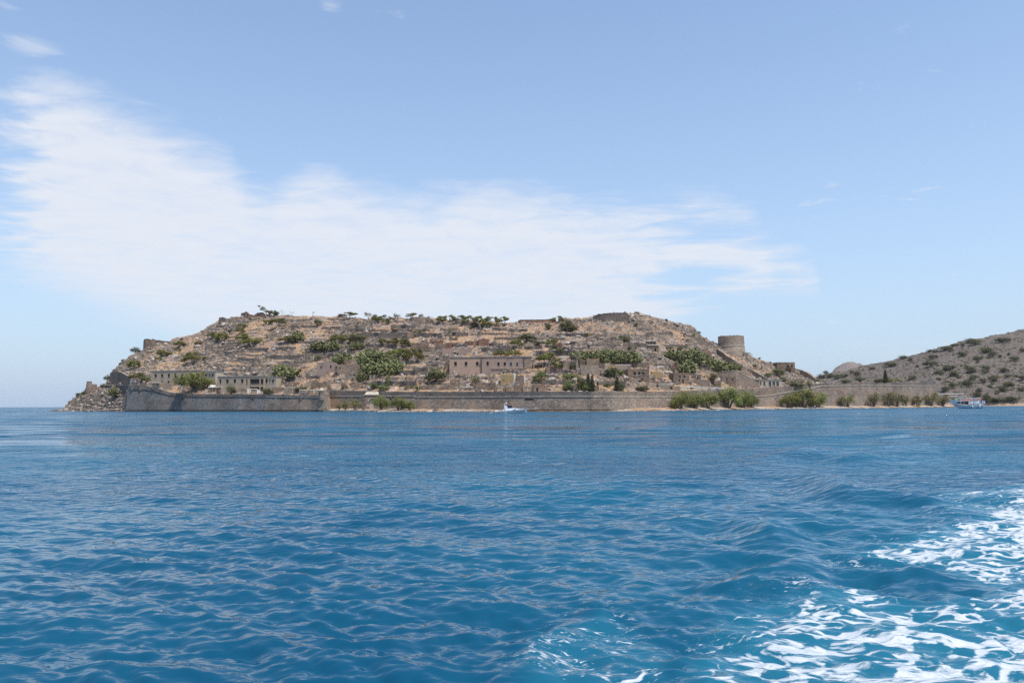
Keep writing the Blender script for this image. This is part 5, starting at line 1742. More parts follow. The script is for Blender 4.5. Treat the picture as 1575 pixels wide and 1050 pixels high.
add_kind('wind', 'pine', 'bark', wind_fn, 700, .03, 1, lambda rs: [([(.25, 0, -.05), (.1, 0, .35), (-.2, 0, .62), (-.4, 0, .78)], [.03, .028, .022, .01]), ([(.1, 0, .35), (.3, 0, .5)], [.02, .008]), ([(-.1, 0, .5), (0, .1, .75)], [.02, .008])], .35)


def bare_kind():
    VAR['bare'] = []
    for v in range(3):
        rs = np.random.RandomState(900 + v); mb = MB()
        def br(p, d, L, r, dep):
            q = p + d * L
            mb.tube([p, (p + q) / 2 + Vector(rs.normal(size=3)) * L * .06, q], [r, r * .8, r * .55], 4)
            if dep == 0: return
            for _ in range(3 if dep > 1 else 4):
                nd = (d + Vector(rs.normal(size=3)) * 0.65); nd.z = abs(nd.z) * 0.7 + 0.1; nd.normalize()
                br(q, nd, L * rs.uniform(.55, .8), r * .55, dep - 1)
        br(Vector((0, 0, -.05)), Vector((0.05, 0, 1)), .36, .03, 3)
        co = np.array(mb.v); co = fit(co)
        me = bpy.data.meshes.new('branches'); me.from_pydata([tuple(c) for c in co], [], mb.f); me.update(); me.materials.append(M['barkpale'])
        tr = trunk_mesh('trunk', [([(0, 0, -.08), (0, 0, .3)], [.035, .02])], M['barkpale'])
        VAR['bare'].append((me, tr))


bare_kind()


def pear_kind():
    """prickly pear: stacked thick oval pads"""
    VAR['pear'] = []
    ring = 7
    for v in range(5):
        rs = np.random.RandomState(700 + v)
        vs = []; fs = []
        tips = []
        for i in range(26):
            a = rs.rand() * 6.28; q = .45 * math.sqrt(rs.rand())
            tips.append((np.array([q * math.cos(a), q * math.sin(a), 0.0]), rs.rand() < 2))
        pads = []
        for (p0, _) in tips:
            hmax = 1.0 - 1.15 * (np.hypot(p0[0], p0[1]) / .45) ** 2 * .5
            z = 0.0; p = p0.copy()
            while z < hmax * rs.uniform(.8, 1.05):
                pads.append((p.copy() + np.array([0, 0, .06])))
                for _ in range(2):
                    pads.append(p + np.array([rs.normal() * .09, rs.normal() * .09, .08 + rs.normal() * .05]))
                z += .125; p = p + np.array([rs.normal() * .04, rs.normal() * .04, .125])
        for c in pads:
            L = .075 * rs.uniform(.75, 1.25); Wd = L * rs.uniform(.5, .66); T = .016
            up = np.array([rs.normal() * .5, rs.normal() * .5, 1.0]); up /= np.linalg.norm(up)
            sd = np.cross(up, rs.normal(size=3)); sd /= np.linalg.norm(sd); nn = np.cross(up, sd)
            b0 = len(vs)
            for sgn in (-1, 1):
                for k in range(ring):
                    an = 2 * math.pi * k / ring
                    vs.append(c + up * L * math.sin(an) + sd * Wd * math.cos(an) * (1.0 + .15 * math.sin(an)) + nn * T * sgn)
            fs.append(tuple(b0 + k for k in range(ring))); fs.append(tuple(b0 + ring + ring - 1 - k for k in range(ring)))
            for k in range(ring):
                k2 = (k + 1) % ring
                fs.append((b0 + k, b0 + ring + k, b0 + ring + k2, b0 + k2))
        co = fit(np.array(vs))
        me = bpy.data.meshes.new('pads'); me.from_pydata([tuple(c) for c in co], [], fs); me.update(); me.materials.append(M['pear'])
        tr = trunk_mesh('stem', [([(.1 * math.cos(i), .1 * math.sin(i), -.1), (.2 * math.cos(i), .2 * math.sin(i), .3)], [.03, .02]) for i in range(5)], M['bark'])
        VAR['pear'].append((me, tr))


pear_kind()
LOOK = {'tam': ('green tamarisk tree', 'tamarisk_tree', 'tree', 'tamarisks along the shore'), 'tamdry': ('sparse yellowish tamarisk tree', 'tamarisk_tree', 'tree', 'tamarisks along the shore'),
        'pine': ('low spreading olive green pine', 'pine_tree', 'tree', 'pines on the island'), 'umbrella': ('flat topped umbrella pine on the skyline', 'pine_tree', 'tree', 'pines on the island'),
        'wind': ('leaning windswept pine on the skyline', 'pine_tree', 'tree', None), 'bush': ('dense dark green shrub', 'evergreen_shrub', 'shrub', 'shrubs on the island'),
        'green': ('bright green leafy shrub', 'leafy_shrub', 'shrub', 'shrubs on the island'), 'euph': ('low yellow green cushion shrub', 'cushion_shrub', 'shrub', 'shrubs on the island'),
        'grey': ('dry grey brush', 'dry_shrub', 'shrub', 'shrubs on the island'), 'red': ('reddish brown leafless shrub', 'dry_shrub', 'shrub', 'shrubs on the island'),
        'olea': ('pink flowering oleander', 'oleander_bush', 'shrub', None), 'cyp': ('slim dark cypress', 'cypress_tree', 'tree', 'cypresses on the island'),
        'bare': ('small bare leafless tree', 'bare_tree', 'tree', 'bare trees on the skyline'), 'pear': ('thick prickly pear clump', 'prickly_pear', 'cactus', 'prickly pear clumps'),
        'mshrub': ('dark round maquis shrub', 'hill_shrub', 'shrub', 'shrubs on the mainland hill')}
count = {}


def plant(kind, px, yb, wpx, hpx, P=None, sink=0.0, label=None, deep=None):
    if P is None:
        P = on_ground(px, yb)
    k = P[1] / F
    i = count.get(kind, 0); count[kind] = i + 1
    var = VAR[kind][i % len(VAR[kind])]
    look, name, cat, grp = LOOK[kind]
    root = empty(name, (P[0], P[1], P[2] - sink))
    if kind == 'umbrella': hpx *= 0.76; wpx *= 0.95
    Wm = wpx * k; Hm = hpx * k
    crown = bpy.data.objects.new('pads' if kind == 'pear' else ('branches' if kind == 'bare' else 'crown'), var[0]); link(crown, root)
    trunk = bpy.data.objects.new('trunk' if kind != 'pear' else 'stem', var[1]); link(trunk, root)
    rz = rnd.uniform(-0.5, 0.5) + (math.pi if (i // len(VAR[kind])) % 2 else 0) if kind != 'wind' else 0
    if kind == 'pear': crown['kind'] = 'stuff'
    for o in (crown, trunk):
        o.scale = (Wm, Wm * (deep or (0.8 if wpx > 24 else 1.0)), Hm)
        o.rotation_euler = (0, 0, rz)
        # rotation of a non-square footprint stays small so the outline keeps its width
        if wpx > 24: o.rotation_euler = (0, 0, 0.2 * (rz % 1.0) + (math.pi if i % 2 else 0))
    if label: tag(root, label, cat, grp)
    else: auto(root, px, yb - hpx / 2, look, cat, grp)
    return root


def shore(px, yb):
    d = float(D0(px)) + float(BW(px)) * 0.55
    x = (px - 787.5) / FS * d
    return np.array([x, d, float(height(np.array([x]), np.array([d]))[0]) - 0.1])


# shore tamarisks
for (px, yb, wd, h) in ((586, 630, 25, 23), (612, 630, 25, 21), (629, 629, 18, 15), (1046, 627, 33, 25), (1070, 627, 26, 23), (1089, 627, 28, 24), (1120, 629, 34, 31), (1143, 629, 26, 24), (1157, 629, 18, 20),
                        (1214, 625.5, 28, 19), (1236, 625.5, 36, 27), (1258, 624, 30, 21)):
    q_ = 1.0 if px < 700 else 1.18
    plant('tam', px, yb, wd * q_, h * (0.98 if px < 700 else 1.06), P=shore(px, yb))
for (px, yb, wd, h) in ((546, 629, 16, 17), (530, 630, 13, 14), (521, 629, 8, 9), (1303, 628, 25, 18), (1343, 626, 23, 20), (1367, 625, 17, 20), (1380, 626, 22, 21), (1393, 624, 11, 15), (1411, 623, 19, 15), (1432, 625, 23, 19), (1449, 624, 24, 15)):
    plant('tamdry', px, yb, wd * 1.15, h * 1.08, P=shore(px, yb))
plant('tam', 300, 603.5, 57, 29, P=on_ground(300, 602), label='big spreading green tamarisk behind the dark left bastion')
# trees and shrubs of the slope: kind, px, y base, width, height
plants = [
    ('pear', 178, 608, 20, 12), ('euph', 124, 610, 16, 8), ('pine', 211, 588, 25, 15), ('pine', 205, 567, 23, 13), ('bush', 165, 583, 11, 9), ('bush', 208, 542, 15, 9), ('bush', 305, 532, 13, 9), ('green', 226, 586, 12, 8),
    ('euph', 245, 555, 15, 6), ('euph', 248, 541, 10, 4), ('pine', 275, 533, 17, 9), ('pine', 293, 560, 27, 19), ('euph', 273, 540, 12, 5), ('pine', 252, 549, 22, 10),
    ('bush', 425, 484.5, 12, 6), ('pine', 419, 486, 14, 9), ('bare', 434, 485, 10, 10), ('bare', 449, 487, 9, 9), ('bare', 482, 487, 9, 8),
    ('umbrella', 535, 489, 31, 12), ('grey', 567, 489, 19, 10), ('pine', 578, 497, 15, 13),
    ('pine', 372, 504, 17, 7), ('pine', 370, 514, 15, 10), ('pine', 340, 525, 23, 13), ('pine', 373, 526, 23, 13), ('pine', 388, 531, 37, 11), ('grey', 348, 539, 15, 9), ('pine', 428, 501, 27, 12), ('pine', 412, 499, 15, 8), ('bush', 489, 501, 13, 12), ('grey', 462, 499, 18, 8),
    ('grey', 546, 507, 27, 8), ('pear', 457, 525, 28, 15), ('pine', 440, 527, 28, 10), ('pear', 493, 538, 32, 13), ('pear', 512, 537, 24, 12), ('pine', 520, 528, 32, 14), ('bush', 548, 526, 29, 14), ('pear', 549, 537, 27, 11), ('pear', 527, 558, 32, 15), ('grey', 481, 554, 30, 11),
    ('green', 489, 553, 12, 7), ('pear', 432, 581, 32, 20), ('pear', 450, 580, 24, 14), ('pear', 556, 585, 16, 13), ('bush', 355, 606, 15, 15), ('grey', 371, 607, 17, 12), ('bush', 411, 607, 22, 11), ('bush', 463, 602, 19, 9), ('euph', 530, 598, 10, 5),
    ('pear', 562, 562, 30, 20), ('pear', 580, 560, 34, 20), ('pear', 599, 562, 32, 18), ('pear', 572, 575, 34, 18), ('pear', 592, 577, 32, 20), ('pear', 609, 572, 28, 18), ('pear', 562, 549, 20, 12),
    ('pine', 612, 554, 40, 18), ('pine', 638, 556, 28, 21), ('bush', 671, 589, 34, 25), ('pear', 597, 596, 9, 19), ('green', 575, 598, 15, 9), ('green', 590, 600, 18, 9), ('euph', 630, 598, 12, 6), ('green', 642, 601, 8, 8),
    ('pine', 605, 533, 19, 14), ('pine', 624, 534, 18, 13), ('pine', 590, 531, 18, 10), ('umbrella', 592, 493, 23, 12), ('pine', 594, 498, 15, 8), ('grey', 610, 494, 20, 13), ('umbrella', 632, 487, 24, 10), ('bush', 647.5, 486, 8, 8),
    ('grey', 661, 497, 15, 11), ('pine', 678, 497, 15, 11), ('umbrella', 690, 494, 24, 12), ('umbrella', 708, 497, 27, 16), ('umbrella', 722, 500, 23, 19), ('umbrella', 738, 502, 22, 21), ('umbrella', 757, 501, 26, 19), ('umbrella', 774, 499, 20, 16), ('pine', 748, 503, 22, 9), ('bush', 730, 503, 16, 9),
    ('grey', 697, 514, 24, 11), ('grey', 735, 515, 28, 8), ('euph', 643, 513, 17, 6), ('euph', 690, 511, 16, 6), ('bush', 606, 510, 9, 6),
    ('bush', 810, 524, 26, 12), ('pine', 795, 536, 23, 15), ('bush', 826, 531.5, 14, 9), ('pine', 848, 532, 19, 11), ('pine', 768, 549, 22, 10), ('pine', 790, 549, 26, 11), ('pine', 842, 563, 37, 21), ('bush', 843, 507, 12, 12), ('grey', 786, 518, 14, 10), ('grey', 828, 513, 12, 6),
    ('umbrella', 858, 496, 26, 13), ('bush', 870, 508, 20, 19), ('bush', 881, 509, 16, 11), ('olea', 861, 536, 11, 9), ('green', 853, 536, 8, 6), ('bush', 964, 527, 13, 14), ('green', 955, 521, 7, 6), ('euph', 973, 537, 17, 5), ('grey', 917, 522, 13, 8), ('grey', 951, 510, 14, 9), ('grey', 936, 527, 12, 7), ('bush', 979, 501, 6, 5),
    ('pear', 888, 550, 22, 10), ('pear', 905, 556, 28, 15), ('pear', 922, 557, 30, 19), ('pear', 938, 557, 30, 19), ('pear', 953, 557, 28, 18), ('pear', 969, 557, 28, 17), ('pear', 980, 556, 16, 12), ('grey', 888, 553, 18, 11),
    ('green', 830, 585, 22, 15), ('bush', 826, 589, 14, 10), ('euph', 857, 570, 17, 15), ('bush', 880, 568.5, 9, 10), ('pear', 874, 583, 20, 9), ('pear', 882, 583, 16, 8), ('pear', 875, 594, 16, 9), ('green', 875, 601, 22, 9), ('bush', 893, 600, 15, 25),
    ('cyp', 911, 601.5, 9, 24), ('cyp', 905, 594, 9, 19), ('cyp', 919, 600, 5, 12), ('cyp', 949, 601, 9, 22), ('bush', 956, 601, 10, 14), ('green', 900, 601, 18, 10), ('green', 934, 595, 12, 6), ('green', 942, 592, 6, 4), ('bush', 940, 579, 20, 18), ('pear', 953, 578, 14, 10),
    ('bush', 988, 601, 22, 8), ('red', 1036, 574, 16, 18), ('pear', 1032, 552, 28, 14), ('pear', 1048, 557, 30, 18), ('pear', 1066, 558, 30, 20), ('pear', 1080, 562, 30, 18), ('pear', 1055, 573, 32, 18), ('pear', 1067, 546, 20, 11), ('pear', 1093, 566, 24, 16), ('pear', 1106, 573, 30, 17), ('pear', 1122, 570, 24, 14),
    ('grey', 1083, 572, 26, 14), ('grey', 1000, 549, 24, 9), ('bush', 1046, 540, 10, 8), ('euph', 1030, 538, 14, 5), ('bush', 1097, 586, 17, 13), ('pear', 1136, 568, 12, 8), ('grey', 1146, 549, 28, 9), ('bush', 1197.5, 578, 19, 13), ('bush', 1222, 599, 28, 14), ('euph', 1238.5, 599, 17, 13),
    ('green', 1257.5, 589, 9, 6), ('green', 1181, 579, 13, 6), ('bush', 1203, 588, 12, 10), ('green', 1161, 564, 7, 4), ('euph', 1066, 518, 8, 5), ('euph', 1075, 522, 9, 4), ('bush', 1301, 589, 19, 6), ('bush', 1352, 589.5, 17, 9), ('euph', 1374, 589.5, 22, 9), ('cyp', 1362, 590, 8, 21),
    ('bush', 715, 571, 10, 8), ('grey', 755, 581, 18, 10), ('pear', 732, 588, 12, 9), ('red', 729, 595, 11, 9), ('euph', 798, 583, 12, 7), ('green', 1168, 552, 5, 3), ('euph', 1064, 599, 8, 4), ('euph', 1098, 596, 10, 5), ('grey', 1104, 594, 10, 6), ('pear', 862, 542, 12, 7),
    ('pine', 325, 519, 16, 8), ('euph', 352, 511, 12, 5), ('grey', 505, 512, 16, 7), ('euph', 470, 545, 12, 5), ('grey', 590, 521, 14, 6), ('euph', 318, 553, 14, 6), ('grey', 1000, 516, 12, 6), ('euph', 905, 517, 12, 5), ('grey', 280, 547, 12, 6), ('grey', 415, 517, 13, 6),
]
for (kd, px, yb, wd, h) in plants:
    plant(kd, px, yb, wd, h)
plant('wind', 407, 486.5, 21, 17, label='leaning windswept pine at the left end of the skyline')

# mainland shrubs (columns and rows of the enlarged view)
msh = [(605, 390, 85, 25), (700, 340, 60, 18), (755, 350, 30, 14), (915, 335, 60, 22), (900, 390, 90, 35), (1130, 320, 70, 32), (1005, 275, 90, 20), (1080, 245, 50, 12), (1130, 250, 25, 25), (1180, 215, 60, 18),
       (1220, 235, 90, 30), (1030, 420, 80, 35), (965, 455, 60, 35), (1075, 470, 75, 38), (1190, 440, 65, 35), (1300, 415, 55, 25), (1295, 445, 45, 22), (1300, 295, 85, 35), (1350, 320, 60, 30), (1240, 345, 65, 25),
       (1425, 215, 90, 25), (1405, 325, 25, 14), (1465, 310, 20, 12), (1510, 350, 60, 28), (1560, 290, 30, 25), (1425, 430, 60, 25), (1360, 500, 70, 35), (1205, 490, 50, 30), (1170, 540, 65, 50), (1060, 550, 50, 38),
       (1005, 575, 55, 30), (1280, 510, 45, 25), (1460, 535, 65, 25), (1415, 575, 55, 35), (1255, 575, 35, 18), (765, 490, 50, 30), (370, 465, 40, 35), (390, 500, 70, 25), (140, 450, 36, 20),
       (480, 415, 45, 15), (330, 445, 28, 20), (1300, 640, 55, 40), (1240, 610, 50, 25), (1330, 655, 90, 28), (1410, 650, 80, 24), (1490, 640, 90, 25), (1560, 500, 40, 30), (1555, 570, 50, 20), (110, 480, 50, 26), (170, 475, 60, 26), (230, 480, 60, 24), (270, 470, 50, 20),
       (960, 495, 35, 15), (1100, 480, 30, 12), (1160, 405, 30, 14), (1240, 365, 26, 12), (805, 400, 18, 10), (890, 290, 40, 14), (930, 292, 40, 12), (1040, 285, 40, 14), (1460, 470, 40, 16), (1520, 470, 30, 14), (1020, 515, 40, 14), (1330, 545, 30, 14)]
hill_list = []
for (zx, zy, zw, zh) in msh:
    px = 1240 + zx * .2127; py = 480 + zy * .2127
    hill_list.append((px, py, plant('mshrub', px, py, zw * .2127 * 1.12, zh * .2127 * 1.1 + 1.2, P=on_main(px, py), label='x')))
ORD = ['first', 'second', 'third', 'fourth', 'fifth', 'sixth', 'seventh', 'eighth', 'ninth', 'tenth', 'eleventh', 'twelfth', 'thirteenth', 'fourteenth', 'fifteenth', 'sixteenth', 'seventeenth', 'eighteenth', 'nineteenth', 'twentieth']
for lo, hi, nm in ((0, 537, 'near the ridge of the mainland hill'), (537, 556, 'on the upper mainland slope'), (556, 571, 'across the middle of the mainland slope'), (571, 584, 'on the lower mainland slope'), (584, 603, 'above the mainland shore'), (603, 700, 'along the mainland waterline')):
    row = sorted([h for h in hill_list if lo <= h[1] < hi], key=lambda h: h[0])
    for i, h in enumerate(row):
        h[2]['label'] = f"{ORD[i]} from the left of the dark round shrubs {nm}"
# small scattered maquis, far too many to count
rs = np.random.RandomState(33)
vsA, fsA = [], []
base_v, base_f = leaf_cloud([(0, 0, .35, .5, .5, .4)], 26, .2, 3, .4)
off_ = 0
for i in range(3400):
    s = rs.uniform(1240, 1640); d = float(MD0(s)) + rs.uniform(14, 420)
    x = (s - 787.5) / FS * d
    if float(pnoise(np.array([x / 40.0]), np.array([d / 40.0]), 131)[0]) + rs.rand() * 0.9 < 0.35: continue
    z = float(main_h(np.array([x]), np.array([d]))[0])
    q = rs.uniform(0.9, 3.0) * (1.3 if d - float(MD0(s)) < 100 else 1.0)
    vsA.append(base_v * np.array([q, q, q * .7]) + np.array([x, d, z])); fsA.append(base_f + off_); off_ += len(base_v)
o = bpy.data.objects.new('maquis_scrub', mesh_np('maquis_scrub', np.concatenate(vsA), np.concatenate(fsA), M['mshrub'])); link(o)
tag(o, 'low scattered maquis scrub over the mainland hill', 'scrub', kind='stuff')

# pale outcrops and stones of the mainland slope
rs = np.random.RandomState(35); m = 2600
s = rs.uniform(1240, 1640, m); d = MD0(s) + 10 + 415 * rs.rand(m) ** 1.2
HILL_ROCKS = (s, d, rs)

# ------------------------------------------------------------------ loose rock and dry scrub over the island
ico = np.array([(0, .5257, .8507), (0, -.5257, .8507), (0, .5257, -.8507), (0, -.5257, -.8507), (.5257, .8507, 0), (-.5257, .8507, 0), (.5257, -.8507, 0), (-.5257, -.8507, 0), (.8507, 0, .5257), (-.8507, 0, .5257), (.8507, 0, -.5257), (-.8507, 0, -.5257)])
icf = np.array([(0, 1, 8), (0, 9, 1), (0, 8, 4), (0, 4, 5), (0, 5, 9), (1, 6, 8), (1, 7, 6), (1, 9, 7), (2, 3, 11), (2, 10, 3), (2, 4, 10), (2, 5, 4), (2, 11, 5), (3, 10, 6), (3, 6, 7), (3, 7, 11), (4, 8, 10), (5, 11, 9), (6, 10, 8), (7, 9, 11)])


def rock_field(name, n, fn, size, seed, mat):
    rs = np.random.RandomState(seed)
    s, t = fn(rs, n)
    Yv = Dwall(s) + 4 + (DEP(s) - 4) * t
    Xv = (s - 787.5) / FS * Yv
    keep = fbm(Xv / 20.0, Yv / 20.0, 31, 3) + rockmask(s, t) + rs.rand(n) * 0.7 > 0.72
    s, t, Yv, Xv = s[keep], t[keep], Yv[keep], Xv[keep]
    m = len(s)
    Zv = height(Xv, Yv)
    q = size[0] * (1 - rs.rand(m)) ** -0.42; q = np.minimum(q, size[1])
    vs = ico[None] * (1 + 0.28 * rs.normal(size=(m, 12, 1)))
    vs = vs * (q[:, None, None] * rs.uniform(.6, 1.3, (m, 1, 3)) * np.array([1.15, 1.0, .72]))
    a = rs.rand(m) * 6.28
    ca, sa = np.cos(a)[:, None], np.sin(a)[:, None]
    x = vs[..., 0] * ca - vs[..., 1] * sa; y = vs[..., 0] * sa + vs[..., 1] * ca
    vs = np.stack([x + Xv[:, None], y + Yv[:, None], vs[..., 2] + Zv[:, None] + 0.12 * q[:, None]], -1).reshape(-1, 3)
    fs = (icf[None] + 12 * np.arange(m)[:, None, None]).reshape(-1, 3)
    o = bpy.data.objects.new(name, mesh_np(name, vs, fs, mat)); link(o)
    return o


def rock_mat():
    m, t, b, geo = new_mat('weathered limestone')
    isl = geo.outputs['Random Per Island']
    P = geo.outputs['Position']
    n = t.noise(P, 1.1, 5, 0.65)
    col = t.mix(isl, (0.15, 0.13, 0.115), (0.36, 0.31, 0.27))
    col = t.mix(t.ramp(n, .45, .7), col, (0.54, 0.48, 0.42))
    col = t.mix(t.math('MULTIPLY', t.ramp(t.noise(P, .12, 3, .5), .5, .7), .5), col, (0.26, 0.18, 0.12))
    t.put(b.inputs['Base Color'], col); b.inputs['Roughness'].default_value = .95
    return m


M['rock'] = rock_mat()
o = rock_field('loose_rocks', 12000, lambda rs, n: (rs.uniform(100, 1260, n), rs.rand(n) * .99), (0.28, 1.5), 51, M['rock'])
tag(o, 'countless grey limestone rocks strewn over the island slope', 'rocks', kind='stuff')
o = rock_field('skyline_rocks', 600, lambda rs, n: (rs.uniform(170, 1120, n), rs.uniform(.93, 1.0, n)), (0.5, 1.7), 52, M['rock'])
tag(o, 'grey limestone rocks along the skyline of the island', 'rocks', kind='stuff')
M['hillrock'] = plain_mat('hill limestone', (0.21, 0.18, 0.155), 0.95, 0.4, 0.4)
s, d, rs = HILL_ROCKS; m = len(s)
Xv = (s - 787.5) / FS * d; Zv = main_h(Xv, d)
keep = fbm(Xv / 45.0, d / 45.0, 95, 3) + rs.rand(m) * 0.8 > 0.3
Xv, d, Zv = Xv[keep], d[keep], Zv[keep]; m = len(d)
q = np.minimum(.5 * (1 - rs.rand(m)) ** -.4, 2.2)
vs = ico[None] * (1 + .28 * rs.normal(size=(m, 12, 1))) * q[:, None, None] * np.array([1.5, 1, .55]) + np.stack([Xv, d, Zv], -1)[:, None, :]
o = bpy.data.objects.new('hillside_rocks', mesh_np('hillside_rocks', vs.reshape(-1, 3), (icf[None] + 12 * np.arange(m)[:, None, None]).reshape(-1, 3), M['hillrock'])); link(o)
tag(o, 'scattered pale rocks over the mainland hill', 'rocks', kind='stuff')
# shore stones
rs = np.random.RandomState(77); m = 1500
s = np.concatenate([rs.uniform(500, 800, 600), rs.uniform(940, 1445, 700), rs.uniform(95, 192, 200)]); m = len(s)
Yv = D0(s) + rs.uniform(-1.0, 4.0, m); Xv = (s - 787.5) / FS * Yv; Zv = height(Xv, Yv)
q = .16 * (1 - rs.rand(m)) ** -.45; q = np.minimum(q, 1.1)
vs = ico[None] * (1 + .25 * rs.normal(size=(m, 12, 1))) * q[:, None, None] * np.array([1.3, 1, .6]) + np.stack([Xv, Yv, Zv], -1)[:, None, :]
o = bpy.data.objects.new('shore_stones', mesh_np('shore_stones', vs.reshape(-1, 3), (icf[None] + 12 * np.arange(m)[:, None, None]).reshape(-1, 3), M['rock'])); link(o)
tag(o, 'pale stones and shingle along the waterline', 'stones', kind='stuff')
# dry tufts
rs = np.random.RandomState(88); n = 5200
s = rs.uniform(110, 1260, n); t = rs.rand(n) * .98
Yv = Dwall(s) + 5 + (DEP(s) - 5) * t; Xv = (s - 787.5) / FS * Yv; Zv = height(Xv, Yv)
tv, tf_ = leaf_cloud([(0, 0, .3, .5, .5, .4)], 12, .24, 5, .3)
q = rs.uniform(.35, 1.1, n)
vs = (tv[None] * q[:, None, None] + np.stack([Xv, Yv, Zv], -1)[:, None, :]).reshape(-1, 3)
fs = (tf_[None] + len(tv) * np.arange(n)[:, None, None]).reshape(-1, 4)
M['tuft'] = leaf_mat('dry thorny tuft', (0.10, 0.085, 0.045), (0.30, 0.225, 0.13))
o = bpy.data.objects.new('dry_scrub', mesh_np('dry_scrub', vs, fs, M['tuft'])); link(o)
tag(o, 'small dry thorny tufts covering the island slope', 'scrub', kind='stuff')

# ------------------------------------------------------------------ boats
def hull_mesh(stations, mat, name, root):
    """stations: (x, keel z, chine half-width, chine z, deck half-width, deck z)"""
    mb = MB(); vs = []
    for (x, kz, cw, cz, dw_, dz_) in stations:
        vs += [(x, -dw_, dz_), (x, -cw, cz), (x, 0, kz), (x, cw, cz), (x, dw_, dz_)]
    fs = []
    n = len(stations)
    for i in range(n - 1):
        a = 5 * i; b = a + 5
        for k in range(4): fs.append((a + k, b + k, b + k + 1, a + k + 1))
        fs.append((a + 4, b + 4, b, a))
    fs.append((0, 1, 2, 3, 4)); fs.append(tuple(5 * (n - 1) + k for k in (4, 3, 2, 1, 0)))
    mb.add(vs, fs)
    return mb.build(name, mat, root)


gel = plain_mat('white gelcoat', (0.74, 0.76, 0.78), 0.25, 0.05, 0.5, 0.5)
navy = plain_mat('navy paint', (0.012, 0.014, 0.05), 0.35, 0.1, 1.0, 0.5)
smoke = plain_mat('tinted glass', (0.012, 0.015, 0.025), 0.08, 0.1, 1.0, 0.6)
canvas = plain_mat('navy canvas', (0.025, 0.025, 0.085), 0.9, 0.2, 2.0)
steel = plain_mat('steel rail', (0.6, 0.6, 0.6), 0.3, 0.1, 2.0, 0.5, 0.8)
Yb = 264.0
A = on_depth(757.5, 635.5, Yb); k = Yb / F
root = empty('motor_cruiser', (A[0], Yb, 0.0))
Lb = 52 * k       # hull length, bow to the right
Bm = 1.75


def hx(u): return u * Lb


hull_mesh([(hx(0), -.4, .95 * Bm, .05, 1.0 * Bm, .62), (hx(.3), -.5, .95 * Bm, .10, 1.02 * Bm, .95), (hx(.55), -.5, .86 * Bm, .22, 1.0 * Bm, 1.25), (hx(.75), -.45, .62 * Bm, .42, .86 * Bm, 1.48), (hx(.9), -.2, .3 * Bm, .75, .52 * Bm, 1.62), (hx(.985), .55, .05, 1.15, .10, 1.72)], gel, 'hull', root)
# stripes
for (za, zb_, mt, nm) in ((-.06, .16, navy, 'waterline_stripe'), (.62, .80, navy, 'hull_stripe')):
    mb = MB()
    us = np.linspace(0.0, .97 if za > .3 else .93, 14)
    for side in (-1, 1):
        vs = []
        for u in us:
            wdk = np.interp(u, [0, .3, .55, .75, .9, .985], [1.0, 1.02, 1.0, .86, .52, .10]) * Bm
            wch = np.interp(u, [0, .3, .55, .75, .9, .985], [.95, .95, .86, .62, .3, .03]) * Bm
            zch = np.interp(u, [0, .3, .55, .75, .9, .985], [.05, .1, .22, .42, .75, 1.15]); zdk = np.interp(u, [0, .3, .55, .75, .9, .985], [.62, .95, 1.25, 1.48, 1.62, 1.72])
            lift = .5 * max(0, u - .25) if za > .3 else 0
            for zz in (za + lift - (0.2 if za > .3 and u < .3 else 0), zb_ + lift - (0.2 if za > .3 and u < .3 else 0)):
                f_ = np.clip((zz - zch) / (zdk - zch), -.5, 1)
                vs.append((hx(u), side * (wch + (wdk - wch) * f_ + .03 + (0.02 if f_ < 0 else 0)), zz))
        fs = [(2 * i, 2 * i + 2, 2 * i + 3, 2 * i + 1) for i in range(len(us) - 1)]
        mb.add(vs, fs)
    mb.build(nm, mt, root)
# deck house: sloped cabin trunk running to the bow
prof = [(hx(.30), 1.0), (hx(.93), 1.62), (hx(.80), 1.95), (hx(.66), 2.25), (hx(.60), 2.55), (hx(.42), 2.3), (hx(.30), 1.7)]
MB().prism(prof, -1.25, 1.25).build('cabin', gel, root)
ws = MB().prism([(hx(.40), 2.1), (hx(.605), 2.45), (hx(.58), 3.0), (hx(.54), 3.15), (hx(.44), 3.2)], -1.27, 1.27).build('windscreen', smoke, root)
MB().prism([(hx(.575), 2.9), (hx(.60), 2.9), (hx(.57), 3.2), (hx(.55), 3.2)], -1.3, 1.3).build('windscreen_frame', gel, root)
MB().prism([(hx(.37), 3.22), (hx(.56), 3.12), (hx(.56), 3.26), (hx(.50), 3.42), (hx(.40), 3.4)], -1.35, 1.35).build('canopy', canvas, root)
arch = MB()
for side in (-1.45, 1.3):
    arch.prism([(hx(.36), .9), (hx(.50), 1.05), (hx(.40), 3.35), (hx(.33), 3.4)], side, side + .15)
arch.box(hx(.32), hx(.40), -1.45, 1.45, 3.35, 3.5)
ar = arch.build('radar_arch', gel, root)
MB().lathe([(.05, 3.5), (.05, 4.4), (.28, 4.45), (.32, 4.62), (.2, 4.8), (.02, 4.85)], 12).build('radar_dome', gel, ar, loc=(hx(.39), 0, 0))
MB().lathe([(.03, 3.5), (.03, 4.0), (.16, 4.05), (.16, 4.2), (.02, 4.25)], 10).build('antenna', gel, ar, loc=(hx(.345), -.4, 0))
for u0, u1, z0, z1 in ((.615, .665, 1.42, 1.85), (.56, .60, 1.3, 1.5), (.72, .745, 1.6, 1.75)):
    MB().prism([(hx(u0), z0), (hx(u1), z0 + .12), (hx(u1), z1 + .05), (hx(u0 + .02), z1)], -1.30, -1.256).build('porthole', smoke, root)
MB().box(hx(-.07), hx(.02), -1.4, 1.4, .1, .3).build('swim_platform', gel, root)
MB().box(hx(.08), hx(.16), -1.2, 1.2, .6, 1.15).build('stern_seat', gel, root)
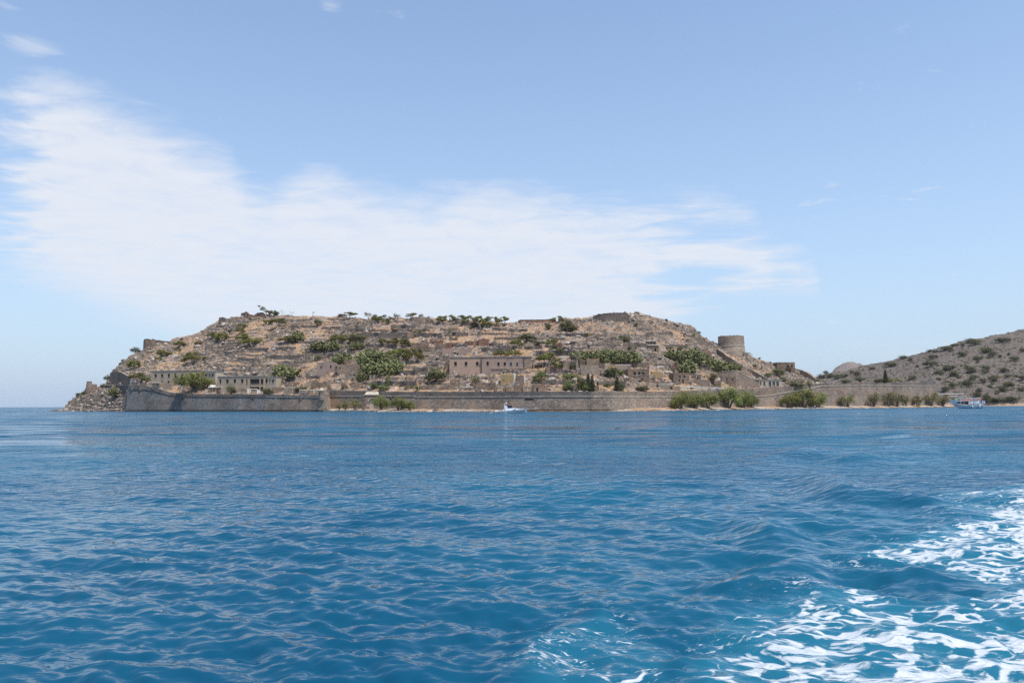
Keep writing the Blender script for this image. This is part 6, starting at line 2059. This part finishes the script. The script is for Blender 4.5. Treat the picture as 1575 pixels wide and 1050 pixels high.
MB().prism([(hx(.95), 1.66), (hx(1.06), 1.72), (hx(1.06), 1.82), (hx(.95), 1.8)], -.25, .25).build('bow_pulpit', gel, root)
rail = MB()
pts = [(hx(u), -np.interp(u, [.6, .75, .9, 1.04], [1.0, .86, .52, .1]) * Bm, np.interp(u, [.6, 1.04], [1.9, 2.35])) for u in np.linspace(.6, 1.04, 9)]
rail.tube(pts, [.025] * 9, 5); rail.tube([(x, -y, z) for x, y, z in pts], [.025] * 9, 5)
for (x, y, z) in pts[1::2]:
    rail.tube([(x, y, z), (x, y * .98, z - .75)], [.02, .02], 4); rail.tube([(x, -y, z), (x, -y * .98, z - .75)], [.02, .02], 4)
rail.build('bow_rail', steel, root)
root.scale = (1.03, 1, 0.72)
tag(root, 'white motor cruiser with navy canopy moored before the long wall', 'boat')

# wooden excursion boat with awning and two masts
blue = plain_mat('pale blue hull paint', (0.36, 0.50, 0.56), 0.4, 0.12, 1.0, 0.4)
redc = plain_mat('orange red canvas', (0.62, 0.11, 0.05), 0.8, 0.15, 2.0)
Yk = 398.0
A = on_depth(1473, 628.5, Yk); k = Yk / F
root = empty('excursion_boat', (A[0], Yk, 0.0), 0.04)
Lk = 38 * k; Bk = 2.0
hx2 = lambda u: u * Lk
hull_mesh([(hx2(0), .3, .04, .8, .08, 2.15), (hx2(.07), -.3, .5, .5, .8, 1.95), (hx2(.25), -.5, 1.5, .3, Bk * .95, 1.6), (hx2(.55), -.5, 1.8, .25, Bk, 1.4), (hx2(.82), -.4, 1.5, .35, Bk * .9, 1.55), (hx2(1.0), .0, .8, .6, 1.2, 1.9)], blue, 'hull', root)
MB().box(hx2(.03), hx2(.98), -1.5, 1.5, -.12, .06).build('waterline_stripe', M['dark'], root)
mb = MB(); prv = None
for u, wd_, z in ((0.0, .1, 2.17), (.07, .82, 1.97), (.25, 1.93, 1.62), (.55, 2.03, 1.42), (.82, 1.83, 1.57), (1.0, 1.23, 1.92)):
    if prv:
        for sd_ in (-1, 1):
            mb.tube([(hx2(prv[0]), sd_ * prv[1], prv[2]), (hx2(u), sd_ * wd_, z)], [.09, .09], 5)
    prv = (u, wd_, z)
mb.build('gunwale', gel, root)
MB().box(hx2(.22), hx2(.40), -1.2, 1.2, 1.5, 3.5).build('wheelhouse', M['wood'], root)
MB().box(hx2(.23), hx2(.39), -1.26, -1.203, 2.3, 3.3).build('wheelhouse_window', smoke, root)
MB().box(hx2(.43), hx2(.86), -1.15, 1.15, 1.2, 2.0).build('passenger_bench', M['dark'], root)
MB().prism([(hx2(.18), 3.75), (hx2(.86), 3.7), (hx2(.86), 3.85), (hx2(.18), 3.95)], -1.8, 1.8).build('awning', gel, root)
MB().prism([(hx2(.22), 4.0), (hx2(.56), 3.95), (hx2(.54), 4.35), (hx2(.26), 4.3)], -1.3, 1.3).build('folded_canvas', redc, root)
for u in (.2, .44, .62, .84):
    for sd_ in (-1.6, 1.6):
        MB().tube([(hx2(u), sd_, 1.4), (hx2(u), sd_, 3.8)], [.05, .05], 6).build('awning_post', gel, root)
MB().tube([(hx2(.30), 0, 1.5), (hx2(.29), 0, 8.8)], [.09, .05], 6).build('mast', M['wood'], root)
MB().tube([(hx2(.68), 0, 1.3), (hx2(.655), 0, 12.8)], [.14, .06], 6).build('mast', M['wood'], root)
rg = MB()
for (x0_, z0_, x1_, z1_) in ((.655, 12.5, .02, 2.3), (.655, 12.5, .98, 2.0), (.29, 8.7, .02, 2.3)):
    rg.tube([(hx2(x0_), 0, z0_), (hx2(x1_), 0, z1_)], [.018, .018], 3)
rg.build('rigging', M['dark'], root)
for u in (.50, .80):
    MB().lathe([(.05, .5), (.26, .7), (.28, 1.1), (.2, 1.4), (.05, 1.5)], 10).build('fender', gel, root, loc=(hx2(u), -Bk - .25, -.1))
MB().lathe([(.05, 3.9), (.4, 4.1), (.4, 4.6), (.1, 4.9)], 10).build('lifebuoy', redc, root, loc=(hx2(.86), -1.2, 0))
# striped ensign at the stern
fl = MB().tube([(hx2(.97), 0, 1.8), (hx2(1.02), 0, 4.2)], [.04, .03], 5).build('flag_staff', M['wood'], root)
bflag = plain_mat('blue flag cloth', (0.03, 0.09, 0.42), 0.8, 0.1); wflag = plain_mat('white flag cloth', (0.75, 0.76, 0.8), 0.8, 0.05)
for j in range(9):
    vs = []
    for i in range(7):
        x = hx2(1.02) + i * .28 - 1.7 * 0; y = .12 * math.sin(i * 1.3)
        for zz in (2.35 + j * .19, 2.35 + j * .19 + .187): vs.append((x, y, zz - .05 * i))
    MB().add(vs, [(2 * i, 2 * i + 2, 2 * i + 3, 2 * i + 1) for i in range(6)]).build('flag_stripe', bflag if j % 2 == 0 else wflag, fl)
tag(root, 'pale blue wooden excursion boat with two masts, white awning and red canvas', 'boat')

# white ferry lying behind it, raked bow to the left
Yf_ = 505.0
A = on_depth(1462.5, 623.5, Yf_); k = Yf_ / F
root = empty('white_ferry', (A[0], Yf_, 0.0), -0.03)
Lf = 42 * k; hx3 = lambda u: u * Lf
hull_mesh([(hx3(-.02), 3.2, .05, 3.8, .2, 4.9), (hx3(.12), .8, .9, 2.2, 2.0, 4.6), (hx3(.3), -.5, 2.2, .8, 2.7, 4.0), (hx3(.7), -.5, 2.5, .5, 2.8, 3.2), (hx3(1.0), -.3, 2.2, .5, 2.6, 3.0)], gel, 'hull', root)
MB().prism([(hx3(.16), 2.6), (hx3(.26), 1.6), (hx3(.30), 1.7), (hx3(.26), 3.5), (hx3(.18), 3.6)], -2.9, -2.2).build('bow_window', smoke, root)
MB().box(hx3(.3), hx3(.95), -2.3, 2.3, 3.1, 4.9).build('saloon', gel, root)
MB().box(hx3(.33), hx3(.92), -2.36, -2.303, 3.6, 4.5).build('saloon_window', smoke, root)
MB().box(hx3(.25), hx3(.98), -2.6, 2.6, 5.6, 5.85).build('sun_roof', gel, root)
for u in (.28, .5, .72, .95):
    for sd_ in (-2.4, 2.4):
        MB().tube([(hx3(u), sd_, 4.5), (hx3(u), sd_, 5.65)], [.06, .06], 5).build('roof_post', gel, root)
MB().box(hx3(.17), hx3(.27), -.7, .7, 4.5, 5.2).build('deck_locker', plain_mat('green cover', (0.12, 0.5, 0.12), 0.6, 0.1), root)
tag(root, 'white ferry with a raked bow lying behind the excursion boat', 'boat')

# landing shelter with a long pale roof
Ysh = 560.0
A = on_depth(1441, 622.5, Ysh); B = on_depth(1483, 622.5, Ysh); k = Ysh / F
root = empty('landing_shelter', A)
Wd = B[0] - A[0]
zsh = 17.0 * k
MB().box(0, Wd, 0, 4, zsh - .25, zsh + .2).build('roof', M['white'], root)
MB().box(Wd * .38, Wd * 1.05, -2, -.5, zsh - 2.0, zsh - 1.7).build('lower_roof', M['white'], root)
for u in (.02, .25, .5, .75, .97):
    for yy in (.2, 3.7):
        MB().tube([(Wd * u, yy, -4), (Wd * u, yy, zsh - .25)], [.12, .12], 6).build('post', M['concrete'], root)
tag(root, 'long pale flat roofed landing shelter right of the wall end', 'shelter')

# small yellow boat on the beach and the dark litter bin
P = shore(1408, 626); P[1] -= 1.5; P[2] = float(height(np.array([P[0]]), np.array([P[1]]))[0])
root = empty('beached_boat', P, 0.3)
hull_mesh([(-1.9, .35, .1, .4, .15, .75), (-1.0, .0, .5, .15, .75, .65), (.6, .0, .6, .12, .8, .6), (1.8, .1, .55, .2, .75, .65)], plain_mat('yellow hull', (0.72, 0.46, 0.03), 0.4, 0.1), 'hull', root)
MB().box(-.2, .2, -.7, .7, .62, .7).build('seat', gel, root)
MB().box(-1.9, -1.4, -.6, .6, .7, 1.2).build('white_bundle', gel, root)
tag(root, 'small yellow boat drawn up on the right beach', 'boat')
P = shore(1207.5, 625); P[1] -= 3; P[2] = float(height(np.array([P[0]]), np.array([P[1]]))[0])
o = MB().lathe([(.42, -.1), (.5, .9), (.55, .95), (.55, 1.1), (.4, 1.25), (.05, 1.3)], 14).build('litter_bin', M['dark'], loc=P)
tag(o, 'dark round litter bin on the beach left of the second tamarisk group', 'bin')


# ------------------------------------------------------------------ people (a few pixels tall)
def person(P, label, shirt, legs_c, h=1.72, arm=0.0, yaw=0.0, hairc=(0.04, 0.025, 0.015)):
    J = {'pel': (0, 0, .53), 'wst': (0, 0, .62), 'ch': (0, 0.01, .76), 'nk': (0, 0, .85), 'hd': (0, -.01, .90), 'ht': (0, -.005, .97),
         'sl': (-.11, 0, .81), 'el': (-.15, .02, .65 + arm * .12), 'wl': (-.15, -.05, .50 + arm * .3), 'sr': (.11, 0, .81), 'er': (.15, .02, .65), 'wr': (.14, -.04, .50),
         'hl': (-.055, 0, .50), 'kl': (-.06, -.02, .28), 'al': (-.065, .015, .045), 'tl': (-.07, -.075, .02), 'hr': (.055, 0, .50), 'kr': (.065, -.015, .28), 'ar': (.075, .02, .045), 'tr': (.085, -.07, .02)}
    rad = {'pel': .075, 'wst': .068, 'ch': .085, 'nk': .033, 'hd': .05, 'ht': .048, 'sl': .042, 'el': .03, 'wl': .022, 'sr': .042, 'er': .03, 'wr': .022, 'hl': .06, 'kl': .04, 'al': .026, 'tl': .02, 'hr': .06, 'kr': .04, 'ar': .026, 'tr': .02}
    names = list(J); ix = {n: i for i, n in enumerate(names)}
    E = [('pel', 'wst'), ('wst', 'ch'), ('ch', 'nk'), ('nk', 'hd'), ('hd', 'ht'), ('ch', 'sl'), ('sl', 'el'), ('el', 'wl'), ('ch', 'sr'), ('sr', 'er'), ('er', 'wr'), ('pel', 'hl'), ('hl', 'kl'), ('kl', 'al'), ('al', 'tl'), ('pel', 'hr'), ('hr', 'kr'), ('kr', 'ar'), ('ar', 'tr')]
    me = bpy.data.meshes.new('person')
    me.from_pydata([tuple(c * h for c in J[n]) for n in names], [(ix[a], ix[b]) for a, b in E], [])
    o = bpy.data.objects.new('person', me); o.location = P; o.rotation_euler = (0, 0, yaw)
    link(o)
    sk = o.modifiers.new('skin', 'SKIN'); sl = me.skin_vertices[0].data
    for n in names:
        r = rad[n] * h; sl[ix[n]].radius = (r, r * .85)
    sl[ix['pel']].use_root = True
    sb = o.modifiers.new('smooth', 'SUBSURF'); sb.levels = 1; sb.render_levels = 1
    m, t, b, geo = new_mat('clothed figure')
    tcn = t.node('ShaderNodeTexCoord'); sp = t.node('ShaderNodeSeparateXYZ'); t.put(sp.inputs[0], tcn.outputs['Object'])
    zz = t.math('DIVIDE', sp.outputs[2], h)
    skin = (0.42, 0.25, 0.17)
    col = t.mix(t.math('GREATER_THAN', zz, .555), legs_c, shirt)
    col = t.mix(t.math('GREATER_THAN', zz, .835), col, skin)
    col = t.mix(t.math('LESS_THAN', zz, .25), col, skin)
    t.put(b.inputs['Base Color'], col)
    me.materials.append(m)
    hm = MB().lathe([(.062 * h, .925 * h), (.066 * h, .955 * h), (.058 * h, 1.0 * h), (.03 * h, 1.022 * h), (.003, 1.028 * h)], 12)
    hm.build('hair', plain_mat('dark hair', hairc, .8, .2), o, smooth=True)
    tag(o, label, 'person')
    return o


person(on_ground(943.5, 482.5) + np.array([0, 0, 0]), 'person in dark clothes standing on the summit left of the other', (0.03, 0.035, 0.06), (0.03, 0.03, 0.05), arm=1.0)
person(on_ground(976.2, 483.8), 'person in a pinkish top standing on the summit further right', (0.42, 0.22, 0.19), (0.12, 0.10, 0.12))
gp = on_depth(565.8, 629.5, 346.0); gp[2] = 1.5
person(gp, 'person in a white top beside the gatehouse arch', (0.7, 0.7, 0.72), (0.1, 0.12, 0.2), yaw=.4)
gp = on_depth(561.5, 629.5, 346.5); gp[2] = 1.5
person(gp, 'person in a red top left of the gatehouse arch', (0.42, 0.08, 0.07), (0.08, 0.08, 0.1), yaw=-.3)
P = shore(1248.5, 626); P[1] -= 4; P[2] = float(height(np.array([P[0]]), np.array([P[1]]))[0])
person(P, 'person in a white shirt on the beach under the second tamarisk group', (0.75, 0.76, 0.8), (0.3, 0.32, 0.5), yaw=.2)

finish_labels()

# ------------------------------------------------------------------ the air between here and the far hills
hz = MB().box(-4500, 4500, -400, 9000, -6.0, 190.0).build('haze', None)
hm, ht, hb, hg = new_mat('sea air')
ht.n.remove(hb)
pv = ht.node('ShaderNodeVolumePrincipled')
pv.inputs['Color'].default_value = (0.80, 0.88, 1.0, 1.0)
pv.inputs['Density'].default_value = 0.00003
pv.inputs['Anisotropy'].default_value = 0.2
ht.l.new(pv.outputs[0], ht.n['Material Output'].inputs['Volume'])
hz.data.materials.append(hm)
tag(hz, 'thin sea haze over the whole bay', 'haze', kind='stuff')
